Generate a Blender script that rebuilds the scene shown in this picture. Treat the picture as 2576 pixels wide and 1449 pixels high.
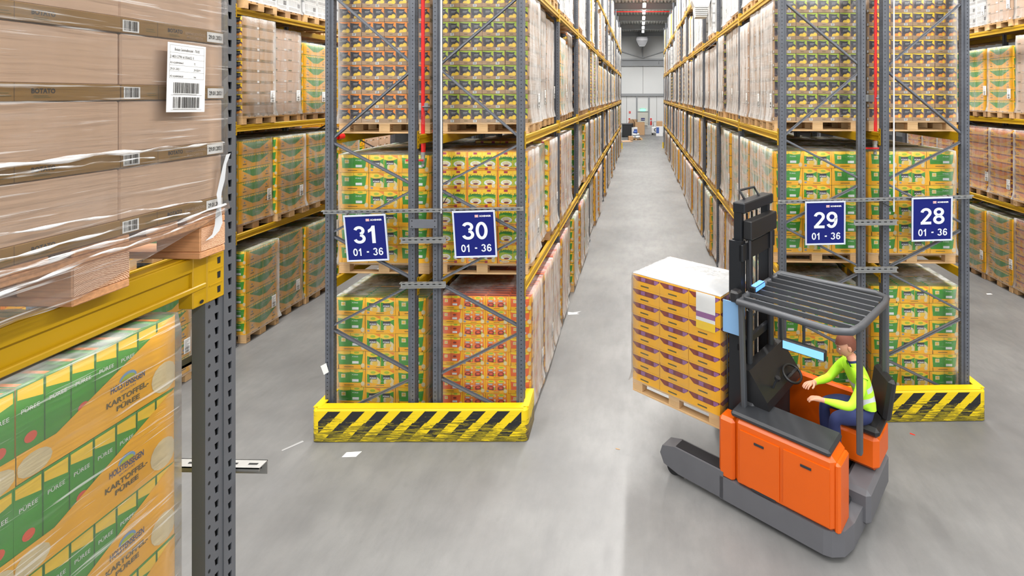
import bpy, math, random
from mathutils import Vector, Matrix
C = bpy.context
SC = C.scene
for _o in list(bpy.data.objects):
    bpy.data.objects.remove(_o)
COL = SC.collection
R = random.Random(7)
PI = math.pi

# ------------------------------------------------------------------ camera, world, lights, exposure
cam_d = bpy.data.cameras.new('camera')
cam = bpy.data.objects.new('camera', cam_d)
COL.objects.link(cam)
CAM_H = 4.2
cam_d.sensor_fit = 'HORIZONTAL'
cam_d.sensor_width = 36.0
cam_d.lens = 1304.4 / 2576 * 36
cam_d.shift_x = (1288 - 1577.3) / 2576
cam_d.shift_y = (237.8 - 724.5) / 2576
cam_d.clip_start = 0.05
cam_d.clip_end = 300
cam.location = (0, 0, CAM_H)
cam.rotation_euler = (PI / 2, 0, 0.0248)
SC.camera = cam
SC.view_settings.view_transform = 'Standard'
SC.view_settings.look = 'None'
SC.view_settings.gamma = 1.0
SC.view_settings.use_curve_mapping = False
SC.view_settings.exposure = -0.05
SC.cycles.max_bounces = 8
SC.cycles.diffuse_bounces = 4
SC.cycles.glossy_bounces = 3
SC.cycles.transparent_max_bounces = 20
SC.cycles.sample_clamp_direct = 8.0
SC.cycles.sample_clamp_indirect = 5.0
SC.cycles.caustics_reflective = False
SC.cycles.caustics_refractive = False

world = bpy.data.worlds.new('hall_fill')
SC.world = world
world.use_nodes = True
_bg = world.node_tree.nodes['Background']
_bg.inputs[0].default_value = (0.90, 0.95, 1.0, 1)
_bg.inputs[1].default_value = 1.9  # added ambient fill, coming in through the open back end

LAMP_Z = 10.25
def area(name, x, y, z, sx, sy, power, rot=(0, 0, 0), col=(1, .98, .95)):
    l = bpy.data.lights.new(name, 'AREA')
    l.shape = 'RECTANGLE'; l.size = sx; l.size_y = sy
    l.energy = power; l.color = col
    o = bpy.data.objects.new(name, l)
    o.location = (x, y, z); o.rotation_euler = rot
    COL.objects.link(o)
    return o
# the continuous lamp rows of the hall, one over each aisle, running on over the cross aisle, plus added fill behind the camera
area('row_or_fill_light', 0.22, 28.5, LAMP_Z - .06, .24, 47, 6600)
area('row_or_fill_light', 0.22, -2.0, LAMP_Z - .06, .24, 16, 260)
area('row_or_fill_light', -5.3, 12.0, LAMP_Z - .06, .24, 44, 4300)
area('row_or_fill_light', 6.1, 12.0, LAMP_Z - .06, .24, 44, 4300)
area('row_or_fill_light', 0.5, 3.4, LAMP_Z - .06, 22, .24, 500)
area('row_or_fill_light', 0.5, -7.0, LAMP_Z - .06, 26, .24, 1500)  # unseen row, added as fill for the faces turned to the camera

# ------------------------------------------------------------------ materials
M = {}
def _nt(name):
    m = bpy.data.materials.new(name); m.use_nodes = True
    nt = m.node_tree
    return m, nt, nt.nodes['Principled BSDF']
def lin(c):
    return tuple((x / 255 / 12.92 if x / 255 <= .04045 else ((x / 255 + .055) / 1.055) ** 2.4) for x in c)
def mat(key, rgb, rough=.5, metal=0.0, var=0.0, scale=8.0, bump=0.0, stretch=None, spec=None):
    """flat procedural material: sRGB 0-255 colour, optional noise variation and fine relief"""
    m, nt, p = _nt(key)
    c = lin(rgb)
    p.inputs['Base Color'].default_value = (*c, 1)
    p.inputs['Roughness'].default_value = rough
    p.inputs['Metallic'].default_value = metal
    if spec is not None:
        p.inputs['Specular IOR Level'].default_value = spec
    if var or bump:
        tc = nt.nodes.new('ShaderNodeTexCoord')
        mp = nt.nodes.new('ShaderNodeMapping')
        nt.links.new(tc.outputs['Object'], mp.inputs['Vector'])
        if stretch: mp.inputs['Scale'].default_value = stretch
        n = nt.nodes.new('ShaderNodeTexNoise')
        n.inputs['Scale'].default_value = scale; n.inputs['Detail'].default_value = 4
        nt.links.new(mp.outputs['Vector'], n.inputs['Vector'])
        if var:
            mx = nt.nodes.new('ShaderNodeMix'); mx.data_type = 'RGBA'
            mx.inputs[6].default_value = (*[max(0, x * (1 - var)) for x in c], 1)
            mx.inputs[7].default_value = (*[min(1, x * (1 + var)) for x in c], 1)
            nt.links.new(n.outputs['Fac'], mx.inputs[0])
            nt.links.new(mx.outputs[2], p.inputs['Base Color'])
        if bump:
            b = nt.nodes.new('ShaderNodeBump'); b.inputs['Strength'].default_value = bump
            b.inputs['Distance'].default_value = .004
            nt.links.new(n.outputs['Fac'], b.inputs['Height'])
            nt.links.new(b.outputs['Normal'], p.inputs['Normal'])
    M[key] = m
    return m

mat('carton_yellow', (255, 182, 2), .45, var=.06, scale=3)
mat('carton_orange', (244, 140, 30), .45)
mat('pack_green', (62, 152, 40), .4, var=.12, scale=9)
mat('pack_dark_green', (38, 96, 36), .5)
mat('pack_lime', (168, 190, 40), .4, var=.15, scale=12)
mat('pack_sun', (252, 208, 40), .4)
mat('pack_red_orange', (238, 106, 44), .4, var=.08, scale=7)
mat('pack_brown_red', (140, 52, 36), .45, var=.2, scale=25)
mat('pack_cream', (226, 208, 160), .5, var=.15, scale=40)
mat('pack_potato', (236, 196, 70), .5, var=.12, scale=30)
mat('pack_orange_fruit', (240, 150, 50), .5, var=.15, scale=30)
mat('pack_charcoal', (52, 49, 54), .4, var=.2, scale=14)
mat('pack_plum', (84, 66, 70), .45, var=.2, scale=10)
mat('pack_crimson', (172, 34, 60), .45)
mat('pack_maroon', (120, 40, 48), .5)
mat('pack_violet', (150, 96, 150), .5)
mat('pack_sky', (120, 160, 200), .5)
mat('badge_red', (228, 90, 60), .45)
mat('print_white', (238, 238, 236), .5)
mat('print_grey', (150, 150, 150), .5)
mat('print_black', (30, 28, 28), .5)
mat('print_olive', (92, 82, 30), .6)
mat('print_blue', (44, 70, 110), .5)
mat('cardboard', (186, 150, 112), .7, var=.1, scale=4)
mat('cardboard_pale', (204, 170, 142), .7, var=.07, scale=3)
mat('cardboard_band', (138, 102, 42), .7, var=.12, scale=5)
mat('cardboard_tray', (172, 140, 106), .7, var=.08, scale=6)
mat('carton_white', (226, 226, 226), .5, var=.04, scale=4)
mat('carton_grey', (168, 168, 168), .6)
mat('seam_dark', (58, 42, 26), .8)
mat('wood', (206, 168, 120), .75, var=.22, scale=9, bump=.25, stretch=(1, 12, 12))
mat('wood_aged', (170, 134, 96), .8, var=.28, scale=9, bump=.3, stretch=(1, 12, 12))
mat('wood_red', (196, 142, 98), .75, var=.45, scale=7, bump=.3, stretch=(1.5, 14, 22))
mat('beam_yellow', (176, 138, 6), .42, var=.1, scale=4)
mat('rail_zinc', (156, 156, 154), .45, .55, var=.12, scale=20)
mat('brace_grey', (100, 102, 108), .5, .3, var=.1, scale=10)
mat('pipe_red', (222, 30, 26), .35)
mat('valve_steel', (170, 168, 160), .35, .7)
mat('conduit_white', (196, 196, 196), .45)
mat('cable_black', (24, 24, 24), .6)
mat('sign_blue', (15, 25, 104), .5, spec=.25)
mat('sign_frame', (196, 202, 216), .4)
mat('sign_letter', (214, 220, 228), .5)
mat('logo_red', (214, 60, 62), .5)
mat('truck_orange', (206, 86, 2), .38, var=.05, scale=3)
mat('truck_grey', (92, 92, 96), .5, var=.08, scale=6)
mat('truck_dark', (40, 42, 46), .5, var=.12, scale=6)
mat('truck_black', (24, 24, 26), .45)
mat('steel_fork', (70, 70, 74), .4, .7)
mat('mast_steel', (34, 36, 40), .4, .4)
mat('rubber', (26, 26, 28), .8)
mat('guard_bar', (72, 74, 78), .45, .2)
mat('skin', (206, 150, 122), .55)
mat('hair', (112, 62, 44), .7, var=.2, scale=60)
mat('navy_cloth', (30, 40, 84), .85, var=.12, scale=40)
mat('hi_vis', (178, 236, 44), .7, var=.05, scale=20)
mat('reflective_band', (206, 210, 212), .35, .2)
mat('shoe_black', (28, 26, 30), .6)
mat('eye_white', (235, 232, 228), .3)
mat('eye_dark', (40, 28, 20), .3)
mat('lip', (176, 104, 92), .5)
mat('wall_white', (226, 228, 228), .6, var=.02, scale=2)
mat('wall_steel', (150, 153, 156), .5, .2, var=.05, scale=3)
mat('ceiling_grey', (206, 206, 203), .7, var=.05, scale=2)
mat('door_beige', (206, 206, 196), .5)
mat('plastic_black', (26, 27, 30), .5)
mat('plastic_blue', (60, 90, 160), .5)
mat('bag_white', (196, 198, 200), .5, var=.06, scale=10)
mat('paper', (232, 232, 228), .7)
mat('screw_steel', (120, 120, 122), .4, .7)

def emis(key, rgb, strength):
    m, nt, p = _nt(key)
    p.inputs['Base Color'].default_value = (*lin(rgb), 1)
    p.inputs['Emission Color'].default_value = (*lin(rgb), 1)
    p.inputs['Emission Strength'].default_value = strength
    M[key] = m
emis('lamp_glow', (255, 252, 246), 16)
emis('exit_glow', (110, 240, 180), 2.5)
emis('blue_glow', (90, 150, 255), 1.2)
emis('screen_glow', (120, 180, 245), .75)

def node(nt, t, **kw):
    n = nt.nodes.new(t)
    for k, v in kw.items(): setattr(n, k, v)
    return n
def math_n(nt, op, a, b=None, clamp=False):
    n = nt.nodes.new('ShaderNodeMath'); n.operation = op; n.use_clamp = clamp
    for i, v in enumerate((a, b)):
        if v is None: continue
        if isinstance(v, (int, float)): n.inputs[i].default_value = v
        else: nt.links.new(v, n.inputs[i])
    return n.outputs[0]
def ramp(nt, fac, stops):
    r = nt.nodes.new('ShaderNodeValToRGB')
    el = r.color_ramp.elements
    while len(el) < len(stops): el.new(.5)
    for e, (pos, col) in zip(el, stops):
        e.position = pos; e.color = (*col, 1) if len(col) == 3 else col
    nt.links.new(fac, r.inputs[0])
    return r.outputs[0]
def mixc(nt, fac, a, b):
    n = nt.nodes.new('ShaderNodeMix'); n.data_type = 'RGBA'
    for i, v in ((0, fac), (6, a), (7, b)):
        if isinstance(v, (int, float)): n.inputs[i].default_value = v
        elif isinstance(v, tuple): n.inputs[i].default_value = (*v, 1) if len(v) == 3 else v
        else: nt.links.new(v, n.inputs[i])
    return n.outputs[2]
def noise(nt, vec, scale, detail=4, rough=.5, mapscale=None, rot=None):
    if mapscale or rot:
        mp = nt.nodes.new('ShaderNodeMapping')
        if rot: mp.inputs['Rotation'].default_value = rot
        if mapscale: mp.inputs['Scale'].default_value = mapscale
        nt.links.new(vec, mp.inputs['Vector']); vec = mp.outputs['Vector']
    n = nt.nodes.new('ShaderNodeTexNoise')
    n.inputs['Scale'].default_value = scale; n.inputs['Detail'].default_value = detail
    n.inputs['Roughness'].default_value = rough
    nt.links.new(vec, n.inputs['Vector'])
    return n.outputs['Fac']

def m_endgrain():
    m, nt, p = _nt('end_grain')
    tc = nt.nodes.new('ShaderNodeTexCoord')
    mp = nt.nodes.new('ShaderNodeMapping'); mp.inputs['Location'].default_value = (0, .02, .05); mp.inputs['Scale'].default_value = (0, 1, 1.25)
    nt.links.new(tc.outputs['Object'], mp.inputs['Vector'])
    wv = nt.nodes.new('ShaderNodeTexWave'); wv.wave_type = 'RINGS'; wv.rings_direction = 'X'
    wv.inputs['Scale'].default_value = 58; wv.inputs['Distortion'].default_value = 3.2; wv.inputs['Detail'].default_value = 3; wv.inputs['Detail Scale'].default_value = 2.5
    nt.links.new(mp.outputs['Vector'], wv.inputs['Vector'])
    n = noise(nt, tc.outputs['Object'], 160, 3, .6)
    f = math_n(nt, 'MULTIPLY', wv.outputs['Fac'], math_n(nt, 'ADD', n, .35), True)
    nt.links.new(ramp(nt, f, [(.1, lin((170, 112, 76))), (.55, lin((226, 186, 152)))]), p.inputs['Base Color'])
    p.inputs['Roughness'].default_value = .8
    M['end_grain'] = m
m_endgrain()
# concrete floor
def m_floor():
    m, nt, p = _nt('polished_concrete')
    tc = nt.nodes.new('ShaderNodeTexCoord'); v = tc.outputs['Object']
    n1 = noise(nt, v, .55, 6, .6)
    n2 = noise(nt, v, 5.0, 5, .65, mapscale=(1, .35, 1))
    n3 = noise(nt, v, 90, 3, .6)
    c = ramp(nt, n1, [(.3, lin((98, 98, 98))), (.7, lin((130, 130, 129)))])
    c = mixc(nt, math_n(nt, 'MULTIPLY', ramp(nt, n2, [(.42, (0, 0, 0)), (.68, (1, 1, 1))]), .38), c, lin((96, 96, 97)))
    c = mixc(nt, math_n(nt, 'MULTIPLY', ramp(nt, n3, [(.45, (0, 0, 0)), (.75, (1, 1, 1))]), .14), c, lin((98, 98, 97)))
    # dark tyre scuffs and small spots
    n4 = noise(nt, v, 2.6, 3, .5, mapscale=(1, 1, 1))
    spot = ramp(nt, n4, [(.70, (0, 0, 0)), (.76, (1, 1, 1))])
    c = mixc(nt, math_n(nt, 'MULTIPLY', spot, .22), c, lin((80, 80, 80)))
    nt.links.new(c, p.inputs['Base Color'])
    rr = ramp(nt, n2, [(.3, (.30, .30, .30)), (.7, (.46, .46, .46))])
    nt.links.new(rr, p.inputs['Roughness'])
    p.inputs['Specular IOR Level'].default_value = .42
    M['floor'] = m
m_floor()

# rack uprights: grey enamel with punched rows of holes
def m_upright():
    m, nt, p = _nt('upright_grey')
    tc = nt.nodes.new('ShaderNodeTexCoord'); v = tc.outputs['Object']
    s = nt.nodes.new('ShaderNodeSeparateXYZ'); nt.links.new(v, s.inputs[0])
    fz = math_n(nt, 'FRACT', math_n(nt, 'MULTIPLY', s.outputs['Z'], 20.0))
    dz = math_n(nt, 'ABSOLUTE', math_n(nt, 'SUBTRACT', fz, .5))
    hz = math_n(nt, 'LESS_THAN', dz, .14)
    # on the aisle faces two columns (along Y), on the web one column (along X)
    ay = math_n(nt, 'ABSOLUTE', s.outputs['Y'])
    dy = math_n(nt, 'LESS_THAN', math_n(nt, 'ABSOLUTE', math_n(nt, 'SUBTRACT', ay, .024)), .0055)
    dx = math_n(nt, 'LESS_THAN', math_n(nt, 'ABSOLUTE', math_n(nt, 'SUBTRACT', s.outputs['X'], .0)), .0065)
    g = nt.nodes.new('ShaderNodeNewGeometry')
    # object-space normal
    vt = nt.nodes.new('ShaderNodeVectorTransform'); vt.vector_type = 'NORMAL'; vt.convert_from = 'WORLD'; vt.convert_to = 'OBJECT'
    nt.links.new(g.outputs['Normal'], vt.inputs[0])
    sn = nt.nodes.new('ShaderNodeSeparateXYZ'); nt.links.new(vt.outputs[0], sn.inputs[0])
    nx = math_n(nt, 'GREATER_THAN', math_n(nt, 'ABSOLUTE', sn.outputs['X']), .7)
    ny = math_n(nt, 'GREATER_THAN', math_n(nt, 'ABSOLUTE', sn.outputs['Y']), .7)
    h = math_n(nt, 'MULTIPLY', hz, math_n(nt, 'ADD', math_n(nt, 'MULTIPLY', nx, dy), math_n(nt, 'MULTIPLY', ny, dx)), True)
    n = noise(nt, v, 5, 4, .6)
    base = ramp(nt, n, [(.3, lin((70, 73, 80))), (.7, lin((86, 89, 96)))])
    nt.links.new(mixc(nt, h, base, lin((14, 14, 15))), p.inputs['Base Color'])
    p.inputs['Roughness'].default_value = .48
    M['upright'] = m
m_upright()
mat('upright_plain', (84, 87, 92), .48, var=.08, scale=5)
mat('hole_dark', (12, 12, 13), .8)

# hazard paint with scraped patches
def m_hazard():
    m, nt, p = _nt('hazard_paint')
    tc = nt.nodes.new('ShaderNodeTexCoord'); v = tc.outputs['Object']
    s = nt.nodes.new('ShaderNodeSeparateXYZ'); nt.links.new(v, s.inputs[0])
    x, z = s.outputs['X'], s.outputs['Z']
    wob = noise(nt, v, 60, 2, .5)
    t = math_n(nt, 'DIVIDE', math_n(nt, 'SUBTRACT', math_n(nt, 'ADD', x, math_n(nt, 'MULTIPLY', wob, .006)), math_n(nt, 'MULTIPLY', z, .95)), .292)
    # the tape of the lower half was laid half a stripe further along
    low = math_n(nt, 'LESS_THAN', z, .235)
    t = math_n(nt, 'ADD', t, math_n(nt, 'MULTIPLY', low, .06))
    st = math_n(nt, 'LESS_THAN', math_n(nt, 'FRACT', math_n(nt, 'ADD', t, 40.0)), .52)
    edge = math_n(nt, 'LESS_THAN', math_n(nt, 'ABSOLUTE', x), 1.225)
    st = math_n(nt, 'MULTIPLY', st, math_n(nt, 'MULTIPLY', edge, math_n(nt, 'LESS_THAN', z, .385)))
    c = mixc(nt, st, lin((218, 188, 10)), lin((24, 24, 24)))
    # horizontal scrapes, denser towards the bottom where trucks brush along
    sc1 = noise(nt, v, 6, 6, .7, mapscale=(.55, 1, 9))
    sc2 = noise(nt, v, 16, 5, .7, mapscale=(.25, 1, 6))
    thr = math_n(nt, 'MULTIPLY', math_n(nt, 'SUBTRACT', .30, z), .62)
    a = math_n(nt, 'GREATER_THAN', math_n(nt, 'ADD', sc1, thr), .60)
    olive = ramp(nt, noise(nt, v, 11, 6, .75, mapscale=(.4, 1, 11)), [(.38, lin((196, 172, 16))), (.50, lin((112, 102, 14))), (.60, lin((24, 23, 14)))])
    c = mixc(nt, math_n(nt, 'MULTIPLY', a, .92), c, olive)
    b = math_n(nt, 'GREATER_THAN', math_n(nt, 'ADD', sc2, math_n(nt, 'MULTIPLY', thr, .35)), .68)
    c = mixc(nt, math_n(nt, 'MULTIPLY', b, .8), c, lin((222, 200, 30)))
    r_ = noise(nt, v, 4, 5, .6)
    rust = math_n(nt, 'MULTIPLY', math_n(nt, 'GREATER_THAN', math_n(nt, 'ADD', math_n(nt, 'ABSOLUTE', x), math_n(nt, 'MULTIPLY', r_, .25)), 1.40),
                  math_n(nt, 'LESS_THAN', z, .2))
    c = mixc(nt, math_n(nt, 'MULTIPLY', rust, .75), c, lin((70, 58, 56)))
    nt.links.new(c, p.inputs['Base Color'])
    p.inputs['Roughness'].default_value = .5
    M['hazard'] = m
m_hazard()
mat('hazard_yellow', (220, 184, 10), .45, var=.06, scale=6)

# stretch film: clear with white veil in the folds and glints painted as thin white streaks, glossy
def m_film(key, veil, streak, graze, rot, gloss=.05, power=1.7, fold=1.0, thin=.70, fine=.3, bstr=.7, col=(.75, .765, .77, 1)):
    m = bpy.data.materials.new(key); m.use_nodes = True
    nt = m.node_tree
    for n in list(nt.nodes): nt.nodes.remove(n)
    out = nt.nodes.new('ShaderNodeOutputMaterial')
    tc = nt.nodes.new('ShaderNodeTexCoord'); v = tc.outputs['Object']
    oi = nt.nodes.new('ShaderNodeObjectInfo')
    va = nt.nodes.new('ShaderNodeVectorMath'); va.operation = 'ADD'
    nt.links.new(v, va.inputs[0]); nt.links.new(oi.outputs['Random'], va.inputs[1]); v = va.outputs[0]
    n1 = noise(nt, v, 2.6, 4, .6, mapscale=(1.1, 1.1, 9), rot=rot)
    n2 = noise(nt, v, 6, 3, .6, mapscale=(.5, .5, 14), rot=rot)
    n3 = noise(nt, v, 2.2, 3, .5)
    n4 = noise(nt, v, 3.4, 2.5, .55, mapscale=(2.4, 2.4, .6), rot=(.22, .22, 0))
    st = ramp(nt, n1, [(.55, (0, 0, 0)), (.80, (1, 1, 1))])
    glints = ramp(nt, n2, [(thin, (0, 0, 0)), (thin + .08, (1, 1, 1))])
    lw = nt.nodes.new('ShaderNodeLayerWeight'); lw.inputs['Blend'].default_value = .5
    gz = math_n(nt, 'POWER', lw.outputs['Facing'], power)
    f = math_n(nt, 'ADD', math_n(nt, 'MULTIPLY', st, streak), math_n(nt, 'MULTIPLY', glints, fine))
    wr = ramp(nt, n4, [(.34, (.42, .42, .42)), (.62, (1.12, 1.12, 1.12))])
    f = math_n(nt, 'ADD', f, math_n(nt, 'MULTIPLY', math_n(nt, 'MULTIPLY', gz, graze), wr))
    f = math_n(nt, 'ADD', f, math_n(nt, 'MULTIPLY', n3, veil * 2), True)
    bump = nt.nodes.new('ShaderNodeBump'); bump.inputs['Strength'].default_value = bstr; bump.inputs['Distance'].default_value = .02
    hsum = math_n(nt, 'ADD', math_n(nt, 'MULTIPLY', n1, .32 * fold), math_n(nt, 'ADD', math_n(nt, 'MULTIPLY', n2, .14), math_n(nt, 'MULTIPLY', n4, fold * 1.5)))
    nt.links.new(hsum, bump.inputs['Height'])
    tr = nt.nodes.new('ShaderNodeBsdfTransparent')
    df = nt.nodes.new('ShaderNodeBsdfDiffuse'); df.inputs['Color'].default_value = col
    tl_ = nt.nodes.new('ShaderNodeBsdfTranslucent'); tl_.inputs['Color'].default_value = col
    nt.links.new(bump.outputs['Normal'], df.inputs['Normal'])
    mw = nt.nodes.new('ShaderNodeMixShader'); mw.inputs[0].default_value = .25
    nt.links.new(df.outputs[0], mw.inputs[1]); nt.links.new(tl_.outputs[0], mw.inputs[2])
    mx = nt.nodes.new('ShaderNodeMixShader')
    nt.links.new(f, mx.inputs[0]); nt.links.new(tr.outputs[0], mx.inputs[1]); nt.links.new(mw.outputs[0], mx.inputs[2])
    gl = nt.nodes.new('ShaderNodeBsdfGlossy'); gl.inputs['Roughness'].default_value = .17
    nt.links.new(bump.outputs['Normal'], gl.inputs['Normal'])
    fr = nt.nodes.new('ShaderNodeFresnel'); fr.inputs['IOR'].default_value = 1.45
    nt.links.new(bump.outputs['Normal'], fr.inputs['Normal'])
    gf = math_n(nt, 'MULTIPLY', fr.outputs[0], gloss + .45, True)
    mx2 = nt.nodes.new('ShaderNodeMixShader')
    nt.links.new(gf, mx2.inputs[0]); nt.links.new(mx.outputs[0], mx2.inputs[1]); nt.links.new(gl.outputs[0], mx2.inputs[2])
    nt.links.new(mx2.outputs[0], out.inputs['Surface'])
    M[key] = m
m_film('film', .008, .12, .98, (0, .12, .1), thin=.635, fine=.34)
m_film('film_near', .06, .10, .10, (.16, .0, .0), .30, 2.5, .5, .60, .42, .35, (.86, .85, .84, 1))
m_film('film_light', .004, .08, .6, (0, .12, .1))

# ------------------------------------------------------------------ mesh builder
class Frame:
    """a plane in space to print on: origin, right, up (unit), normal = right x up"""
    def __init__(s, o, r, u):
        s.o = Vector(o); s.r = Vector(r); s.u = Vector(u); s.n = s.r.cross(s.u)
    def __call__(s, x, y, off=0):
        return s.o + s.r * x + s.u * y + s.n * off

_TXT = {}
def text2d(t, bold=.0, font_res=2):
    k = (t, bold)
    if k in _TXT: return _TXT[k]
    cu = bpy.data.curves.new('lettering', 'FONT')
    cu.body = t; cu.resolution_u = font_res; cu.offset = bold; cu.align_x = 'LEFT'
    ob = bpy.data.objects.new('lettering', cu); COL.objects.link(ob)
    dg = C.evaluated_depsgraph_get()
    me = bpy.data.meshes.new_from_object(ob.evaluated_get(dg))
    vs = [(v.co.x, v.co.y) for v in me.vertices]
    fs = [tuple(p.vertices) for p in me.polygons]
    bpy.data.objects.remove(ob); bpy.data.curves.remove(cu); bpy.data.meshes.remove(me)
    x0 = min(v[0] for v in vs); x1 = max(v[0] for v in vs); y0 = min(v[1] for v in vs); y1 = max(v[1] for v in vs)
    vs = [((x - x0) / (x1 - x0), (y - y0) / (y1 - y0)) for x, y in vs]
    _TXT[k] = (vs, fs, (x1 - x0) / (y1 - y0))
    return _TXT[k]

class MB:
    def __init__(s):
        s.v = []; s.f = []; s.m = []; s.mats = []; s.sm = []
    def mi(s, key):
        if key not in s.mats: s.mats.append(key)
        return s.mats.index(key)
    def add(s, verts, faces, key, smooth=False):
        b = len(s.v); s.v.extend([tuple(v) for v in verts]); k = s.mi(key)
        for f in faces:
            s.f.append(tuple(i + b for i in f)); s.m.append(k); s.sm.append(smooth)
    def box(s, lo, hi, key, ch=0.0, mtx=None):
        x0, y0, z0 = lo; x1, y1, z1 = hi
        if ch <= 0:
            vs = [(x0, y0, z0), (x1, y0, z0), (x1, y1, z0), (x0, y1, z0), (x0, y0, z1), (x1, y0, z1), (x1, y1, z1), (x0, y1, z1)]
            fs = [(0, 3, 2, 1), (4, 5, 6, 7), (0, 1, 5, 4), (1, 2, 6, 5), (2, 3, 7, 6), (3, 0, 4, 7)]
        else:
            vs = []; idx = {}
            xs, ys, zs = (x0, x1), (y0, y1), (z0, z1)
            for i in (0, 1):
                for j in (0, 1):
                    for k in (0, 1):
                        sx, sy, sz = (1 - 2 * i) * ch, (1 - 2 * j) * ch, (1 - 2 * k) * ch
                        idx[i, j, k, 0] = len(vs); vs.append((xs[i], ys[j] + sy, zs[k] + sz))
                        idx[i, j, k, 1] = len(vs); vs.append((xs[i] + sx, ys[j], zs[k] + sz))
                        idx[i, j, k, 2] = len(vs); vs.append((xs[i] + sx, ys[j] + sy, zs[k]))
            fs = []
            for i in (0, 1):
                q = [idx[i, 0, 0, 0], idx[i, 1, 0, 0], idx[i, 1, 1, 0], idx[i, 0, 1, 0]]; fs.append(tuple(q if i else q[::-1]))
                q = [idx[0, i, 0, 1], idx[1, i, 0, 1], idx[1, i, 1, 1], idx[0, i, 1, 1]]; fs.append(tuple(q[::-1] if i else q))
                q = [idx[0, 0, i, 2], idx[1, 0, i, 2], idx[1, 1, i, 2], idx[0, 1, i, 2]]; fs.append(tuple(q if i else q[::-1]))
            for a in (0, 1):
                for b in (0, 1):
                    q = [idx[a, b, 0, 0], idx[a, b, 0, 1], idx[a, b, 1, 1], idx[a, b, 1, 0]]; fs.append(tuple(q if (a == b) else q[::-1]))
                    q = [idx[a, 0, b, 0], idx[a, 0, b, 2], idx[a, 1, b, 2], idx[a, 1, b, 0]]; fs.append(tuple(q[::-1] if (a == b) else q))
                    q = [idx[0, a, b, 1], idx[0, a, b, 2], idx[1, a, b, 2], idx[1, a, b, 1]]; fs.append(tuple(q if (a == b) else q[::-1]))
            for i in (0, 1):
                for j in (0, 1):
                    for k in (0, 1):
                        t = (idx[i, j, k, 0], idx[i, j, k, 1], idx[i, j, k, 2])
                        fs.append(t if (i + j + k) % 2 else t[::-1])
        if mtx is not None: vs = [mtx @ Vector(v) for v in vs]
        s.add(vs, fs, key)
    def poly(s, fr, pts, key, off=.0005):
        s.add([fr(x, y, off) for x, y in pts], [tuple(range(len(pts)))], key)
    def rect(s, fr, x0, y0, x1, y1, key, off=.0005):
        s.poly(fr, [(x0, y0), (x1, y0), (x1, y1), (x0, y1)], key, off)
    def disc(s, fr, cx, cy, rx, ry, key, off=.0008, n=14, a0=0, a1=2 * PI, clip=None):
        pts = []
        for i in range(n + (0 if abs(a1 - a0 - 2 * PI) < 1e-6 else 1)):
            a = a0 + (a1 - a0) * i / n
            x, y = cx + rx * math.cos(a), cy + ry * math.sin(a)
            if clip: x = min(max(x, clip[0]), clip[2]); y = min(max(y, clip[1]), clip[3])
            pts.append((x, y))
        s.poly(fr, pts, key, off)
    def text(s, fr, t, x0, y0, x1, y1, key, off=.0012, bold=.0, fit=False):
        vs, fs, asp = text2d(t, bold)
        w, h = x1 - x0, y1 - y0
        if fit:
            if w / h > asp: nw = h * asp; x0 += (w - nw) / 2; w = nw
            else: nh = w / asp; y0 += (h - nh) / 2; h = nh
        s.add([fr(x0 + u * w, y0 + v * h, off) for u, v in vs], fs, key)
    def tube(s, pts, r, key, n=8, smooth=True, cap=True):
        pts = [Vector(p) for p in pts]; rings = []
        rr = r if isinstance(r, (list, tuple)) else [r] * len(pts)
        up = Vector((0, 0, 1)); vs = []
        for i, p in enumerate(pts):
            t = (pts[min(i + 1, len(pts) - 1)] - pts[max(i - 1, 0)]).normalized()
            a = up.cross(t)
            if a.length < 1e-3: a = Vector((1, 0, 0)).cross(t)
            a.normalize(); b = t.cross(a)
            for k in range(n):
                an = 2 * PI * k / n
                vs.append(p + (a * math.cos(an) + b * math.sin(an)) * rr[i])
        fs = []
        for i in range(len(pts) - 1):
            for k in range(n):
                fs.append((i * n + k, i * n + (k + 1) % n, (i + 1) * n + (k + 1) % n, (i + 1) * n + k))
        s.add(vs, fs, key, smooth)
        if cap:
            s.add(vs[:n], [tuple(range(n))[::-1]], key); s.add(vs[-n:], [tuple(range(n))], key)
    def prism(s, fr, pts, h, key):
        """pts in the frame's plane, extruded by h along its normal"""
        n = len(pts)
        vs = [fr(x, y, 0) for x, y in pts] + [fr(x, y, h) for x, y in pts]
        fs = [tuple(range(n))[::-1], tuple(range(n, 2 * n))] + [(i, (i + 1) % n, n + (i + 1) % n, n + i) for i in range(n)]
        s.add(vs, fs, key)
    def bar(s, a, b, w, h, key, side=None, ch=0):
        """box bar from a to b, w across, h in the other direction"""
        a, b = Vector(a), Vector(b); t = (b - a); L = t.length; t.normalize()
        sd = Vector(side) if side else Vector((0, 0, 1))
        q = sd.cross(t)
        if q.length < 1e-4: q = Vector((1, 0, 0)).cross(t)
        q.normalize(); r = t.cross(q)
        mt = Matrix((( *[q[0], r[0], t[0]], a[0]), (q[1], r[1], t[1], a[1]), (q[2], r[2], t[2], a[2]), (0, 0, 0, 1)))
        s.box((-w / 2, -h / 2, 0), (w / 2, h / 2, L), key, ch, mt)
    def join(s, other, mtx):
        b = len(s.v); s.v.extend([tuple(mtx @ Vector(v)) for v in other.v])
        mp = [s.mi(k) for k in other.mats]
        for f, m, sm in zip(other.f, other.m, other.sm):
            s.f.append(tuple(i + b for i in f)); s.m.append(mp[m]); s.sm.append(sm)
    def mesh(s, name):
        me = bpy.data.meshes.new(name)
        me.from_pydata(s.v, [], s.f)
        for k in s.mats: me.materials.append(M[k])
        me.polygons.foreach_set('material_index', s.m)
        me.polygons.foreach_set('use_smooth', s.sm)
        me.update()
        return me

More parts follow.
